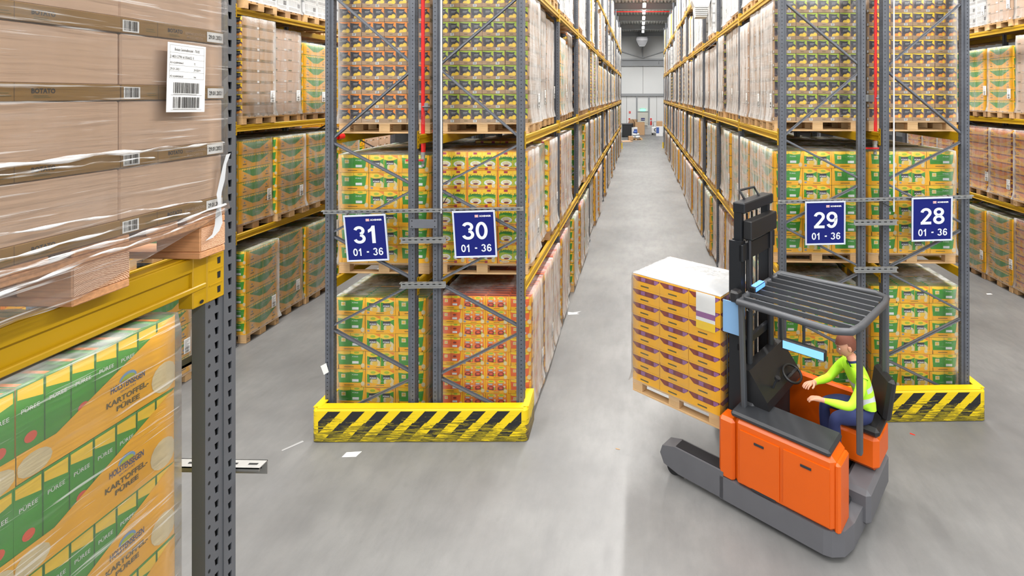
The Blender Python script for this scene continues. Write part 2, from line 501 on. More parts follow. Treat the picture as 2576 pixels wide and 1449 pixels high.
def put(name, me, parent=None, loc=(0, 0, 0), rot=(0, 0, 0)):
    o = bpy.data.objects.new(name, me)
    COL.objects.link(o)
    if parent is not None: o.parent = parent
    o.location = loc; o.rotation_euler = rot
    return o
def build(name, mb, parent=None, loc=(0, 0, 0), rot=(0, 0, 0)):
    return put(name, mb.mesh(name), parent, loc, rot)
def tag(o, label=None, cat=None, group=None, kind=None):
    if label: o['label'] = label
    if cat: o['category'] = cat
    if group: o['group'] = group
    if kind: o['kind'] = kind
    return o
def thing(name, label, cat, loc=(0, 0, 0), rot=(0, 0, 0), group=None):
    return tag(put(name, None, None, loc, rot), label, cat, group)
def struct(name, mb, loc=(0, 0, 0), rot=(0, 0, 0)):
    return tag(build(name, mb, None, loc, rot), kind='structure')

# ------------------------------------------------------------------ the hall
WALL_Y = 57.0
CEIL = 10.75
b = MB(); b.box((-26, -14, -.2), (26, WALL_Y + .3, 0), 'floor'); struct('floor', b)

ce = MB(); ce.box((-26, -14, CEIL + .12), (26, WALL_Y + .3, CEIL + .3), 'ceiling_grey')
ceil = struct('ceiling', ce)
sh = MB(); pts = []
for i in range(9):                                     # one sheet of trapezoid roof decking, ridges along the hall's length
    x = i * .25
    pts += [(x, .0), (x + .11, .0), (x + .14, .09), (x + .22, .09)]
n = len(pts)
sh.add([(x, 0, z) for x, z in pts] + [(x, 5.6, z) for x, z in pts], [(i, n + i, n + i + 1, i + 1) for i in range(n - 1)], 'ceiling_grey')
shm = sh.mesh('deck_sheet')
for iy in range(2, 13):
    for ix in range(-4, 4):
        put('deck_sheet', shm, ceil, (ix * 2.25, -14 + iy * 5.7, CEIL + .02))
bm_ = MB(); bm_.box((-26, -.11, -.42), (26, .11, 0), 'wall_steel'); bm_.box((-26, -.2, -.45), (26, .2, -.42), 'wall_steel'); bm_.box((-26, -.2, -.02), (26, .2, 0), 'wall_steel')
bmm = bm_.mesh('roof_beam')
for y in (-8.3, -2.6, 3.1, 8.8, 14.5, 20.2, 25.9, 31.6, 37.3, 43, 48.7, 54.4):
    put('roof_beam', bmm, ceil, (0, y, CEIL))

for nm_, xx_ in (('wall_left', -26.2), ('wall_right', 26)):
    w = MB(); w.box((xx_, -14, 0), (xx_ + .2, WALL_Y + .3, CEIL + .2), 'wall_white'); struct(nm_, w)
w = MB(); w.box((-26, WALL_Y + .06, 0), (26, WALL_Y + .3, CEIL + .2), 'seam_dark')
wall = struct('wall_back', w)
def wall_panel(x0, x1, z0, z1):
    p = MB(); p.box((x0 + .012, WALL_Y, z0 + .012), (x1 - .012, WALL_Y + .08, z1 - .012), 'wall_white', .008)
    build('panel', p, wall)
for x in range(-13, 13):
    xa = .35 + x * 3.0
    if abs(xa) > 15: continue
    wall_panel(xa, xa + 3, 4.25, 7.35); wall_panel(xa, xa + 3, 8.05, CEIL)
for xa, xb in ((-9.6, -8.1), (-8.1, -6.6), (-6.6, -5.1), (-5.1, -3.6), (-3.6, -1.45), (-1.45, -.35), (1.0, 1.85), (1.85, 3.4), (3.4, 5.6), (5.6, 7.8), (7.8, 10)):
    wall_panel(xa, xb, 0, 4.1)
wall_panel(-.35, 1.0, 2.36, 4.1)
t = MB()
t.box((-16, WALL_Y - .16, 4.02), (16, WALL_Y, 4.30), 'wall_steel', .01); t.box((-16, WALL_Y - .22, 4.02), (16, WALL_Y, 4.06), 'wall_steel')
struct('trim_1', t)
t = MB()
t.box((-16, WALL_Y - .25, 7.95), (16, WALL_Y, 8.12), 'wall_steel', .01); t.box((-16, WALL_Y - .3, 7.32), (16, WALL_Y, 7.46), 'wall_steel', .01)
t.box((-16, WALL_Y - .05, 7.46), (16, WALL_Y, 7.95), 'wall_steel')
for x in range(-8, 9):
    t.box((x * 2 - .05, WALL_Y - .22, 7.46), (x * 2 + .05, WALL_Y, 7.95), 'wall_steel')
struct('trim_2', t)
t = MB()
t.box((.24, WALL_Y - .22, 8.12), (.36, WALL_Y - .06, CEIL), 'wall_steel', .01)
for sx in (-1, 1):
    t.bar((.30, WALL_Y - .16, 8.2), (.30 + sx * 4.2, WALL_Y - .16, 9.5), .08, .08, 'wall_steel', side=(0, 1, 0))
struct('trim_3', t)
# door
d = MB(); d.box((-.25, WALL_Y - .05, .02), (.9, WALL_Y + .05, 2.26), 'door_beige', .01)
door = struct('door_1', d)
d = MB()
for x0, x1 in ((-.42, -.25), (.9, 1.07)): d.box((x0, WALL_Y - .14, 0), (x1, WALL_Y + .05, 4.05), 'wall_steel', .01)
d.box((-.25, WALL_Y - .10, 2.26), (.9, WALL_Y + .05, 2.38), 'wall_steel', .01)
build('door_frame', d, door)
d = MB(); d.box((.12, WALL_Y - .07, 1.35), (.55, WALL_Y - .05, 1.62), 'sign_blue'); d.box((.14, WALL_Y - .075, 1.46), (.53, WALL_Y - .07, 1.51), 'print_white')
build('door_plate', d, door)
d = MB(); d.box((.74, WALL_Y - .1, 1.03), (.84, WALL_Y - .05, 1.07), 'valve_steel', .005); build('door_handle', d, door)
e = thing('exit_sign', 'green glowing emergency exit sign above the door in the end wall', 'exit sign', (.33, WALL_Y - .1, 2.5))
q = MB(); q.box((-.26, -.05, -.11), (.26, .05, .13), 'exit_glow', .01); build('lit_panel', q, e)
q = MB(); q.box((-.3, -.03, .13), (.3, .05, .17), 'wall_steel'); build('casing', q, e)
q = MB(); fr = Frame((-.26, -.051, -.11), (1, 0, 0), (0, 0, 1))
q.poly(fr, [(.06, .1), (.16, .18), (.16, .14), (.3, .14), (.3, .06), (.16, .06), (.16, .02)], 'print_white'); build('arrow_mark', q, e)
def extinguisher(x, z, label):
    e = thing('fire_extinguisher', label, 'extinguisher', (x, WALL_Y - .16, z))
    q = MB(); q.tube([(0, 0, 0), (0, 0, .05), (0, 0, .45), (0, 0, .52), (0, 0, .55)], [.075, .085, .085, .06, .03], 'pipe_red', 12); build('cylinder_body', q, e)
    q = MB(); q.box((-.05, -.02, .55), (.07, .02, .6), 'plastic_black', .005); build('valve_lever', q, e)
    q = MB(); q.tube([(.06, 0, .56), (.12, 0, .5), (.12, 0, .2)], .012, 'plastic_black', 6); build('hose', q, e)
    q = MB(); q.box((-.1, .09, -.05), (.1, .16, .9), 'print_white', .005); q.box((-.09, .088, .65), (.09, .09, .85), 'pipe_red'); build('back_board', q, e)
extinguisher(1.22, .75, 'red fire extinguisher on the end wall beside the door, door-handle side')
extinguisher(-1.15, .75, 'red fire extinguisher on the end wall above the black bins')
e = tag(build('fire_sign', (lambda q: (q.box((-.11, -.02, -.11), (.11, .02, .11), 'pipe_red', .004), q.rect(Frame((-.07, -.021, -.07), (1, 0, 0), (0, 0, 1)), .02, .055, .12, .085, 'print_white'), q.rect(Frame((-.07, -.021, -.07), (1, 0, 0), (0, 0, 1)), .055, .02, .085, .12, 'print_white', .0007), q)[-1])(MB()), None, (-1.1, WALL_Y - .03, 2.25)),
        'small square red sign high on the end wall panel', 'sign')

# ------------------------------------------------------------------ ceiling lamps, heater, ceiling pipe
lampm = MB(); lampm.box((-.11, -.72, -.06), (.11, .72, 0), 'lamp_glow', .01); lampm = lampm.mesh('tube')
housm = MB(); housm.prism(Frame((0, -.78, 0), (1, 0, 0), (0, 0, 1)), [(-.1, 0), (.1, 0), (.05, .09), (-.05, .09)], -1.56, 'wall_white'); housm = housm.mesh('housing')
wirem = MB(); wirem.tube([(0, 0, .09), (0, 0, .45)], .006, 'valve_steel', 5); wirem = wirem.mesh('suspension_wire')
_ordn = ['first', 'second', 'third', 'fourth', 'fifth', 'sixth', 'seventh', 'eighth', 'ninth', 'tenth', 'eleventh', 'twelfth', 'thirteenth', 'fourteenth',
         'fifteenth', 'sixteenth', 'seventeenth', 'eighteenth', 'nineteenth', 'twentieth', 'twenty-first', 'twenty-second', 'twenty-third', 'twenty-fourth',
         'twenty-fifth', 'twenty-sixth', 'twenty-seventh', 'twenty-eighth', 'twenty-ninth', 'thirtieth', 'thirty-first', 'thirty-second', 'thirty-third',
         'thirty-fourth', 'thirty-fifth', 'thirty-sixth']
for k in range(13):
    y = 49.6 - 2.9 * k
    l = thing('ceiling_lamp', 'bright white strip lamp over the middle aisle, %s counted from the end wall' % _ordn[k], 'lamp', (.3, y, LAMP_Z), group='strip lamps over the middle aisle')
    put('tube', lampm, l); put('housing', housm, l); put('suspension_wire', wirem, l, (0, -.6, 0)); put('suspension_wire', wirem, l, (0, .6, 0))
h = thing('air_heater', 'grey ceiling-hung air heater with tapered hood before the end wall', 'heater', (.22, 53.5, 9.15))
q = MB()
q.prism(Frame((0, -.5, 0), (1, 0, 0), (0, 0, 1)), [(-.55, 1.0), (-.62, .62), (-.34, .05), (.34, .05), (.62, .62), (.55, 1.0)], -1.0, 'truck_dark'); build('hood', q, h)
q = MB(); q.prism(Frame((0, -.53, 0), (1, 0, 0), (0, 0, 1)), [(-.52, .95), (-.56, .64), (-.5, .58), (.5, .58), (.56, .64), (.52, .95)], -.05, 'truck_grey'); build('front_panel', q, h)
for x in (-.32, -.12, .12, .32):
    q = MB(); q.tube([(x, 0, 1.0), (x, 0, CEIL - 9.15)], .035, 'wall_steel', 8); build('hanger_duct', q, h)
for k in range(5):
    q = MB(); q.box((-.3, -.45 + k * .2, 0), (.3, -.37 + k * .2, .05), 'wall_steel'); build('louvre', q, h)
h = thing('air_heater', 'small white air heater with louvred outlet hanging at the face of rack twenty-nine', 'heater', (1.62, 13.9, 6.25))
q = MB(); q.prism(Frame((0, .2, .28), (0, -1, 0), (0, 0, 1)), [(0, 0), (.4, 0), (.4, .6), (0, .6)], .0001, 'carton_white')
q.prism(Frame((-.25, .2, .28), (1, 0, 0), (0, 0, 1)), [(.06, 0), (.44, 0), (.5, .16), (.5, .7), (0, .7), (0, .16)], .4, 'carton_white'); build('cabinet', q, h)
for k in range(5):
    q = MB(); q.bar((-.17 + k * .004, -.20 + .0 * k, .26 - k * .05), (.17 - k * .004, -.20, .26 - k * .05), .03, .02, 'ceiling_grey'); build('louvre', q, h)
q = MB(); q.prism(Frame((-.19, .2, 0), (1, 0, 0), (0, 0, 1)), [(.04, .0), (.34, 0), (.38, .28), (0, .28)], .38, 'ceiling_grey'); build('outlet', q, h)
for x in (-.2, .2):
    q = MB(); q.tube([(x, 0, .98), (x, 0, CEIL - 6.25)], .012, 'valve_steel', 6); build('hanger_rod', q, h)
p_ = MB(); p_.tube([(-16, 36, 9.95), (16, 36, 9.95)], .035, 'pipe_red', 8)
tag(build('ceiling_pipe', p_), 'thin red sprinkler pipe crossing under the roof above the middle aisle', 'pipe')

# ------------------------------------------------------------------ pallet racks
BAY = 2.8
LV = [0.0, 1.86, 3.69, 5.66, 7.5]           # where pallets stand on each level
RACK_H = 9.4
def upright_mesh(h=RACK_H, w=.11):
    q = MB(); a = w / 2
    prof = [(.0275, -a), (.0275, -.013), (.0205, -.008), (.0205, .008), (.0275, .013), (.0275, a), (-.0275, a), (-.036, a - .022), (-.065, a - .022),
            (-.065, a - .034), (-.065, -a + .034), (-.065, -a + .022), (-.036, -a + .022), (-.0275, -a)]
    q.prism(Frame((0, 0, 0), (1, 0, 0), (0, 1, 0)), prof, h, 'upright')
    return q.mesh('upright')
UPM = upright_mesh()
_f = MB(); _f.box((-.09, -.075, 0), (.05, .075, .012), 'upright_plain', .003)
for _x, _y in ((.035, .063), (-.075, -.063)): _f.tube([(_x, _y, .012), (_x, _y, .035)], .009, 'screw_steel', 6)
FOOTM = _f.mesh('foot_plate')
def beam_mesh(L=BAY - .11, joined=False):
    q = MB()
    q.box((-.022, -L / 2, -.115), (.018, L / 2, 0), 'beam_yellow', .004)
    q.box((.018, -L / 2, -.05), (.028, L / 2, -.004), 'beam_yellow', .003)
    q.box((.018, -L / 2, -.115), (.034, L / 2, -.098), 'beam_yellow', .003)
    if joined:
        for s in (-1, 1):
            q.join(conn_mb(s), Matrix.Translation((0, s * L / 2, 0)))
    return q.mesh('beam')
def conn_mb(s):
    q = MB()
    q.box((.024, min(0, s * .052), -.17), (.031, max(0, s * .052), .055), 'beam_yellow', .002)
    q.box((-.022, min(0, -s * .006), -.17), (.031, max(0, -s * .006), .055), 'beam_yellow', .002)
    for k in range(4):
        z = -.15 + k * .055
        q.rect(Frame((.031, 0, z), (0, 1, 0), (0, 0, 1)), s * .025 - .006, 0, s * .025 + .006, .022, 'hole_dark', .0006)
    return q
BEAMM = beam_mesh(); BEAMJ = beam_mesh(joined=True)
CONM = {s: conn_mb(s).mesh('beam_connector') for s in (-1, 1)}
_bm = {}
def brace_mesh(L):
    k = round(L, 3)
    if k not in _bm:
        q = MB(); q.box((-.004, -.022, -L / 2), (.004, .022, L / 2), 'brace_grey'); 
        q.box((-.004, -.022, -L / 2), (.022, -.018, L / 2), 'brace_grey'); q.box((-.004, .018, -L / 2), (.022, .022, L / 2), 'brace_grey')
        _bm[k] = q.mesh('brace')
    return _bm[k]
def frame_parts(parent, y, xa, xb, uz=None):
    """an upright frame: aisle upright at xa, rear upright at xb, zigzag braces"""
    f = put('upright_frame', None, parent, (0, y, 0))
    s = 1 if xa > xb else -1
    for x, r in ((xa - s * .0275, 0 if s > 0 else PI), (xb + s * .0275, PI if s > 0 else 0)):
        put('upright', UPM if uz is None else uz, f, (x, 0, 0), (0, 0, r))
        put('foot_plate', FOOTM, f, (x, 0, 0), (0, 0, r))
    x0, x1 = xb + s * .06, xa - s * .06          # inner node column, outer node column
    zi, zo = .70, 1.27
    nodes = [(x1, .12)]
    z = .70; side = 0
    seq = []
    k = 0
    while z < RACK_H - .2:
        seq.append((x0 if k % 2 == 0 else x1, z)); z += .585 if z < 3.5 else .92; k += 1
    prev = (x1, .15)
    for nx, nz in seq:
        a = Vector((prev[0], 0, prev[1] + .03)); b2 = Vector((nx, 0, nz - .03))
        d = b2 - a; L = d.length
        ang = math.atan2(d.x, d.z)
        put('brace', brace_mesh(L), f, tuple((a + b2) / 2), (0, ang, 0))
        prev = (nx, nz)
    return f
def rack(label, xa, xb, y0, nb, levels=(1, 2, 3, 4), detail=5, first=0):
    """xa: aisle face, xb: rear face (world X), y0: first frame"""
    r = thing('pallet_rack', label, 'rack', (0, y0, 0))
    s = 1 if xa > xb else -1
    for k in range(nb + 1): frame_parts(r, k * BAY, xa, xb)
    for k in range(nb):
        for l in levels:
            for x, sg in ((xa, s), (xb, -s)):
                near = k < detail
                bm = put('beam', BEAMM if near else BEAMJ, r, (x - sg * .024, (k + .5) * BAY, LV[l]), (0, 0, 0 if sg > 0 else PI))
                if near:
                    for e in (-1, 1): put('beam_connector', CONM[e], bm, (0, e * (BAY - .11) / 2, 0))
    return r
DL, DR = 6.40, 6.98
X30, X30i, X31i, X31 = -1.432, -2.557, -2.782, -3.907
X29, X29i, X28i, X28 = 1.857, 2.982, 3.207, 4.332
X32, X27 = -6.72, 7.92
r30 = rack('grey and yellow pallet rack behind the blue sign thirty', X30, X30i, DL, 12)
r31 = rack('grey and yellow pallet rack behind the blue sign thirty-one', X31, X31i, DL, 4)
r29 = rack('grey and yellow pallet rack behind the blue sign twenty-nine', X29, X29i, DR, 12)
r28 = rack('grey and yellow pallet rack behind the blue sign twenty-eight', X28, X28i, DR, 4)
r32 = rack('tall pallet rack across the aisle from sign thirty-one', X32, X32 - 1.12, 5.62, 3)
r27 = rack('tall pallet rack across the aisle from sign twenty-eight', X27, X27 + 1.12, 7.4, 5)

# near rack whose end stands beside the camera: its aisle upright is punched through for real
FGX, FGY = -1.45, 1.76
def punched_upright():
    q = MB(); y0, y1 = -.065, .065; d = .046; H = 6.4; pit = .0495
    cols = [(-.018, .0085), (.039, .0085)]
    fr = Frame((0, 0, 0), (0, 1, 0), (0, 0, 1))
    edges = [y0]
    for c, hw in cols: edges += [c - hw - .004, c + hw + .004]
    edges += [y1]
    for i in range(0, len(edges), 2):
        xo = 0
        q.rect(fr, edges[i], 0, edges[i + 1], H, 'upright_plain', 0)
    nz = int(H / pit)
    for c, hw in cols:
        a0, a1 = c - hw - .004, c + hw + .004
        for k in range(nz):
            z = k * pit; zt = z + pit
            hole = [(c - hw * .55, z + .012), (c + hw * .75, z + .012), (c + hw, z + .037), (c - hw, z + .037)]
            out = [(a0, z), (a1, z), (a1, zt), (a0, zt)]
            for j in range(4):
                j2 = (j + 1) % 4
                q.poly(fr, [out[j], out[j2], hole[j2], hole[j]], 'upright_plain', 0)
                q.add([fr(*hole[j], 0), fr(*hole[j2], 0), fr(*hole[j2], -.004), fr(*hole[j], -.004)], [(0, 1, 2, 3)], 'upright_plain')
        q.rect(fr, a0, nz * pit, a1, H, 'upright_plain', 0)
    # web, rear lips and the dark hollow behind the holes
    q.add([(0, y0, 0), (-d, y0, 0), (-d, y0, H), (0, y0, H)], [(0, 1, 2, 3)], 'upright_plain')
    q.add([(0, y1, 0), (-d, y1, 0), (-d, y1, H), (0, y1, H)], [(3, 2, 1, 0)], 'upright_plain')
    q.add([(-d, y0, 0), (-d, y1, 0), (-d, y1, H), (-d, y0, H)], [(0, 1, 2, 3)], 'hole_dark')
    q.add([(0, y0, H), (0, y1, H), (-d, y1, H), (-d, y0, H)], [(0, 1, 2, 3)], 'upright_plain')
    for k in range(nz):                                   # row of round bolt holes near the edge
        q.disc(fr, -.049, k * pit + .02, .0052, .0062, 'hole_dark', .0004, 8)
    q.box((-.0005, .008, 0), (.0035, .011, H), 'upright_plain')
    return q.mesh('upright')
rfg = thing('pallet_rack', 'near grey rack end with punched upright carrying the brown cardboard boxes', 'rack', (0, FGY, 0))
ff = put('upright_frame', None, rfg)
put('upright', punched_upright(), ff, (FGX, 0, 0))
put('upright', UPM, ff, (FGX - 1.1, 0, 0), (0, 0, PI))
put('foot_plate', FOOTM, ff, (FGX - .03, 0, 0)); put('foot_plate', FOOTM, ff, (FGX - 1.1, 0, 0))
for za, zb, sg in ((2.72, 2.14, 1), (2.10, 1.52, -1), (1.48, .9, 1), (3.3, 2.76, -1), (.86, .3, -1)):
    xa_, xb_ = (FGX - .05, FGX - 1.05) if sg > 0 else (FGX - 1.05, FGX - .05)
    a = Vector((xb_, .01, za)); b2 = Vector((xa_, .01, zb)); dd = b2 - a
    put('brace', brace_mesh(dd.length), ff, tuple((a + b2) / 2), (0, math.atan2(dd.x, dd.z), 0))
for x, sg in ((FGX, 1), (FGX - 1.125, -1)):
    for l, z in ((1, 1.86), (2, 3.672)):
        bb = put('beam', BEAMM, rfg, (x - sg * .028, -.065 - (BAY - .11) / 2, z), (0, 0, 0 if sg > 0 else PI))
        q = MB(); e = sg
        q.box((.024, min(0, e * .075), -.17), (.033, max(0, e * .075), .05), 'beam_yellow', .004)
        q.box((-.02, min(-e * .05, e * .004), -.17), (.03, max(-e * .05, e * .004), .05), 'beam_yellow', .003)
        for k in range(4):
            zz = -.15 + k * .0495
            q.prism(Frame((.0325, 0, zz), (0, 1, 0), (0, 0, 1)), [(e * .05 - .006, 0), (e * .05 + .006, 0), (e * .05 + .007, .022), (e * .05 - .007, .022)], .0008, 'hole_dark')
            q.box((.031, e * .038 - .028, zz - .016), (.0345, e * .038 + .028, zz - .013), 'beam_yellow')
        q.disc(Frame((.0305, -e * .02, -.155), (0, 1, 0), (0, 0, 1)), 0, 0, .008, .006, 'hole_dark', .003)
        build('beam_connector', q, bb, (0, e * (BAY - .11) / 2, 0))

# slotted rails: one over each pair of frames carrying the signs, one on the near rack end
def slotted(L, key='rail_zinc', h=.05):
    q = MB()
    q.box((0, -.003, -h), (L, .0, 0), key); q.box((0, -.045, -.003), (L, 0, 0), key); q.box((0, -.045, -.012), (L, -.042, 0), key)
    fr = Frame((0, -.0035, -h), (1, 0, 0), (0, 0, 1)); ft = Frame((0, -.045, 0), (1, 0, 0), (0, 1, 0))
    n = int(L / .075)
    for k in range(n):
        q.rect(fr, .02 + k * .075, h * .4, .055 + k * .075, h * .58, 'hole_dark', .0004)
        q.rect(ft, .02 + k * .075, .018, .055 + k * .075, .027, 'hole_dark', .0004)
    return q
TL, TR = math.radians(-1.3), math.radians(-1.9)
YL, YR = DL - .06, DR - .06
tag(build('sign_rail', slotted(2.50), None, (-3.93, YL, 2.765), (0, TL, 0)), 'slotted zinc rail carrying blue signs thirty-one and thirty', 'rail')
tag(build('sign_rail', slotted(2.53), None, (1.83, YR, 2.80), (0, TR, 0)), 'slotted zinc rail carrying blue signs twenty-nine and twenty-eight', 'rail')
tag(build('sign_rail', slotted(2.55), None, (-3.93, FGY + .13, 2.845), (0, 0, 0)), 'slotted zinc rail behind the near punched upright', 'rail')
for xa_, yy, par, zs in ((X31i, DL, r31, (2.44, 1.89)), (X29i, DR, r29, (2.55, 1.93))):
    for j, zz in enumerate(zs):
        b2 = slotted(.56, h=.065)
        s_ = build('frame_spacer', b2, par, (xa_ - .165 if xa_ < 0 else xa_ - .165, -.075, zz), (0, math.radians(-1), 0))
        q = MB(); q.box((0, -.05, -.065), (.56, -.004, -.062), 'rail_zinc'); build('lower_flange', q, s_)
q = MB(); q.box((X31i - .06, -.07, 2.55), (X30i + .06, -.064, 2.66), 'brace_grey', .002)
for x_ in (X31i - .03, X30i + .03):
    for z_ in (2.57, 2.64): q.disc(Frame((x_, -.07, z_), (1, 0, 0), (0, 0, 1)), 0, 0, .008, .008, 'hole_dark', .001, 8)
build('tie_plate', q, r31)

# aisle signs
def digit(q, fr, ch_, x0, y0, x1, y1):
    """bold grotesque numerals drawn as thick strokes in a box .68 wide and 1 high"""
    w, h = (x1 - x0) / .68, y1 - y0
    T = .088
    def pt(x, y): return (x0 + x * w, y0 + y * h)
    def stroke(pts, closed=False, cap0=None, cap1=None):
        n = len(pts); L, Rr = [], []
        for i in range(n):
            a = pts[(i - 1) % n] if closed or i else pts[i]; c = pts[(i + 1) % n] if closed or i < n - 1 else pts[i]
            dx, dy = c[0] - a[0], c[1] - a[1]; l = math.hypot(dx, dy) or 1
            nx, ny = -dy / l * T, dx / l * T * .9
            L.append(pt(pts[i][0] + nx, pts[i][1] + ny)); Rr.append(pt(pts[i][0] - nx, pts[i][1] - ny))
        for i in range(n if closed else n - 1):
            j = (i + 1) % n
            q.add([fr(*Rr[i], .0012), fr(*Rr[j], .0012), fr(*L[j], .0012), fr(*L[i], .0012)], [(0, 1, 2, 3)], 'sign_letter')
    def arc(cx, cy, rx, ry, a0, a1, n=22):
        return [(cx + rx * math.cos(math.radians(a0 + (a1 - a0) * i / n)), cy + ry * math.sin(math.radians(a0 + (a1 - a0) * i / n))) for i in range(n + 1)]
    if ch_ == '1':
        q.poly(fr, [pt(a, b2) for a, b2 in [(.27, 0), (.47, 0), (.47, 1), (.31, 1), (.22, .86), (.07, .77), (.07, .60), (.27, .70)]], 'sign_letter', .0012)
    elif ch_ == '0': stroke(arc(.34, .5, .245, .42, 0, 360, 36)[:-1], True)
    elif ch_ == '8':
        stroke(arc(.34, .735, .215, .185, 0, 360, 28)[:-1], True); stroke(arc(.34, .28, .245, .20, 0, 360, 28)[:-1], True)
    elif ch_ == '3':
        stroke(arc(.31, .735, .225, .185, 165, -80)); stroke(arc(.31, .285, .255, .205, 82, -168))
    elif ch_ in '69':
        f = (lambda p: p) if ch_ == '6' else (lambda p: (.68 - p[0], 1 - p[1]))
        stroke([f(p) for p in arc(.345, .32, .235, .235, 0, 360, 30)[:-1]], True)
        stroke([f(p) for p in arc(.37, .50, .265, .42, 38, 195)])
    elif ch_ == '2':
        stroke(arc(.33, .70, .235, .215, 172, -28) + [(.36, .38), (.19, .20), (.13, .10)])
        q.poly(fr, [pt(a, b2) for a, b2 in [(.02, 0), (.64, 0), (.64, .165), (.02, .165)]], 'sign_letter', .0013)
NUMW = {'31': 'thirty-one', '30': 'thirty', '29': 'twenty-nine', '28': 'twenty-eight'}
def sign(num, x, y, z, roll, lean):
    s = thing('aisle_sign', 'blue aisle sign numbered %s, hung on the slotted rail' % NUMW[num], 'sign', (x, y, z), (lean, roll, 0))
    W, H = .525, .585
    q = MB(); q.box((0, -.004, -H), (W, .004, 0), 'sign_blue'); build('panel', q, s)
    for lo, hi in (((0, -.011, -H), (.02, .008, 0)), ((W - .02, -.011, -H), (W, .008, 0)), ((.02, -.011, -.02), (W - .02, .008, 0)), ((.02, -.011, -H), (W - .02, .008, -H + .02))):
        q = MB(); q.box(lo, hi, 'sign_frame', .002); build('frame_strip', q, s)
    fr = Frame((0, -.0045, -H), (1, 0, 0), (0, 0, 1))
    for k, ch_ in enumerate(num):
        q = MB(); digit(q, fr, ch_, .112 + k * .163, .225, .262 + k * .163, .445); build('digit', q, s)
    for ch_, x0, x1 in (('0', .085, .143), ('1', .150, .203), ('-', .255, .283), ('3', .335, .393), ('6', .402, .460)):
        q = MB()
        if ch_ == '-': q.rect(fr, x0, .108, x1, .126, 'sign_letter', .0012)
        else: digit(q, fr, ch_, x0, .07, x1, .165)
        build('small_digit' if ch_ != '-' else 'dash', q, s)
    q = MB(); q.rect(fr, .275, .502, .318, .532, 'print_white', .0008); q.rect(fr, .278, .505, .315, .529, 'logo_red', .0014)
    q.text(fr, 'DB', .284, .509, .309, .525, 'print_white', .002, bold=.03)
    q.text(fr, 'SCHENKER', .332, .506, .475, .527, 'print_white', bold=.035); build('logo', q, s)
    for x_ in (.03, W - .03):
        q = MB(); q.box((x_ - .012, -.004, -.004), (x_ + .012, .05, .012), 'screw_steel', .002); build('hook', q, s)
YS = .062
LEAN = math.radians(4.5)
sign('31', -3.640, YL - YS, 2.715, math.radians(-2.6), LEAN)
sign('30', -2.292, YL - YS, 2.775, math.radians(-1.9), LEAN)
sign('29', 2.165, YR - YS, 2.795, math.radians(-1.6), LEAN)
sign('28', 3.545, YR - YS, 2.852, math.radians(-2.1), LEAN)

# guard barriers round the rack ends
def barrier(x, y, rot, label):
    g = thing('rack_guard', label, 'barrier', (x, y, 0), (0, 0, rot))
    W, H = 1.305, .405
    q = MB(); q.box((-W + .06, 0, .01), (W - .06, .012, H - .03), 'hazard'); build('front_plate', q, g)
    q = MB(); q.prism(Frame((-W, .008, H - .006), (1, 0, 0), (0, 1, 0)), [(.06, 0), (2 * W - .06, 0), (2 * W - .09, .105), (.09, .105)], .012, 'hazard_yellow')
    n = 5
    vs = []
    for i in range(n + 1):                                # rounded front lip
        a = PI / 2 * i / n
        for xx in (-W + .06, W - .06): vs.append((xx, .036 - .036 * math.sin(a), H - .03 + .036 * math.cos(a)))
    q.add(vs, [(2 * i, 2 * i + 2, 2 * i + 3, 2 * i + 1) for i in range(n)], 'hazard_yellow', True)
    build('top_flange', q, g)
    for s in (-1, 1):
        q = MB(); vs = []; m_ = 6
        for i in range(m_ + 1):
            a = PI / 2 * i / m_
            xx, yy = s * (W - .06 + .06 * math.sin(a)), .06 - .06 * math.cos(a)
            vs += [(xx, yy, .01), (xx, yy, H - .03), (xx - s * .012 * math.sin(a), yy + .02, H + .006)]
        vs += [(s * W, .42, .01), (s * W, .42, H - .03), (s * (W - .012), .42, H + .006)]
        fs = []
        for i in range(m_ + 1):
            f1 = (3 * i, 3 * i + 3, 3 * i + 4, 3 * i + 1); f2 = (3 * i + 1, 3 * i + 4, 3 * i + 5, 3 * i + 2)
            fs += [f1 if s > 0 else f1[::-1], f2 if s > 0 else f2[::-1]]
        q.add(vs, fs, 'hazard'); build('side_plate', q, g)
        q = MB(); q.prism(Frame((s * (W - .1) if s > 0 else -W, .04, H - .005), (1, 0, 0), (0, 1, 0)), [(0, .0), (.1, .0), (.1, .38), (0, .38)] if True else [], .012, 'hazard_yellow')
        build('side_flange', q, g)
barrier(-2.655, 6.195, math.radians(1.7), 'black and yellow striped guard at the foot of signs thirty-one and thirty')
barrier(3.155, 6.715, math.radians(2.8), 'black and yellow striped guard at the foot of signs twenty-nine and twenty-eight')

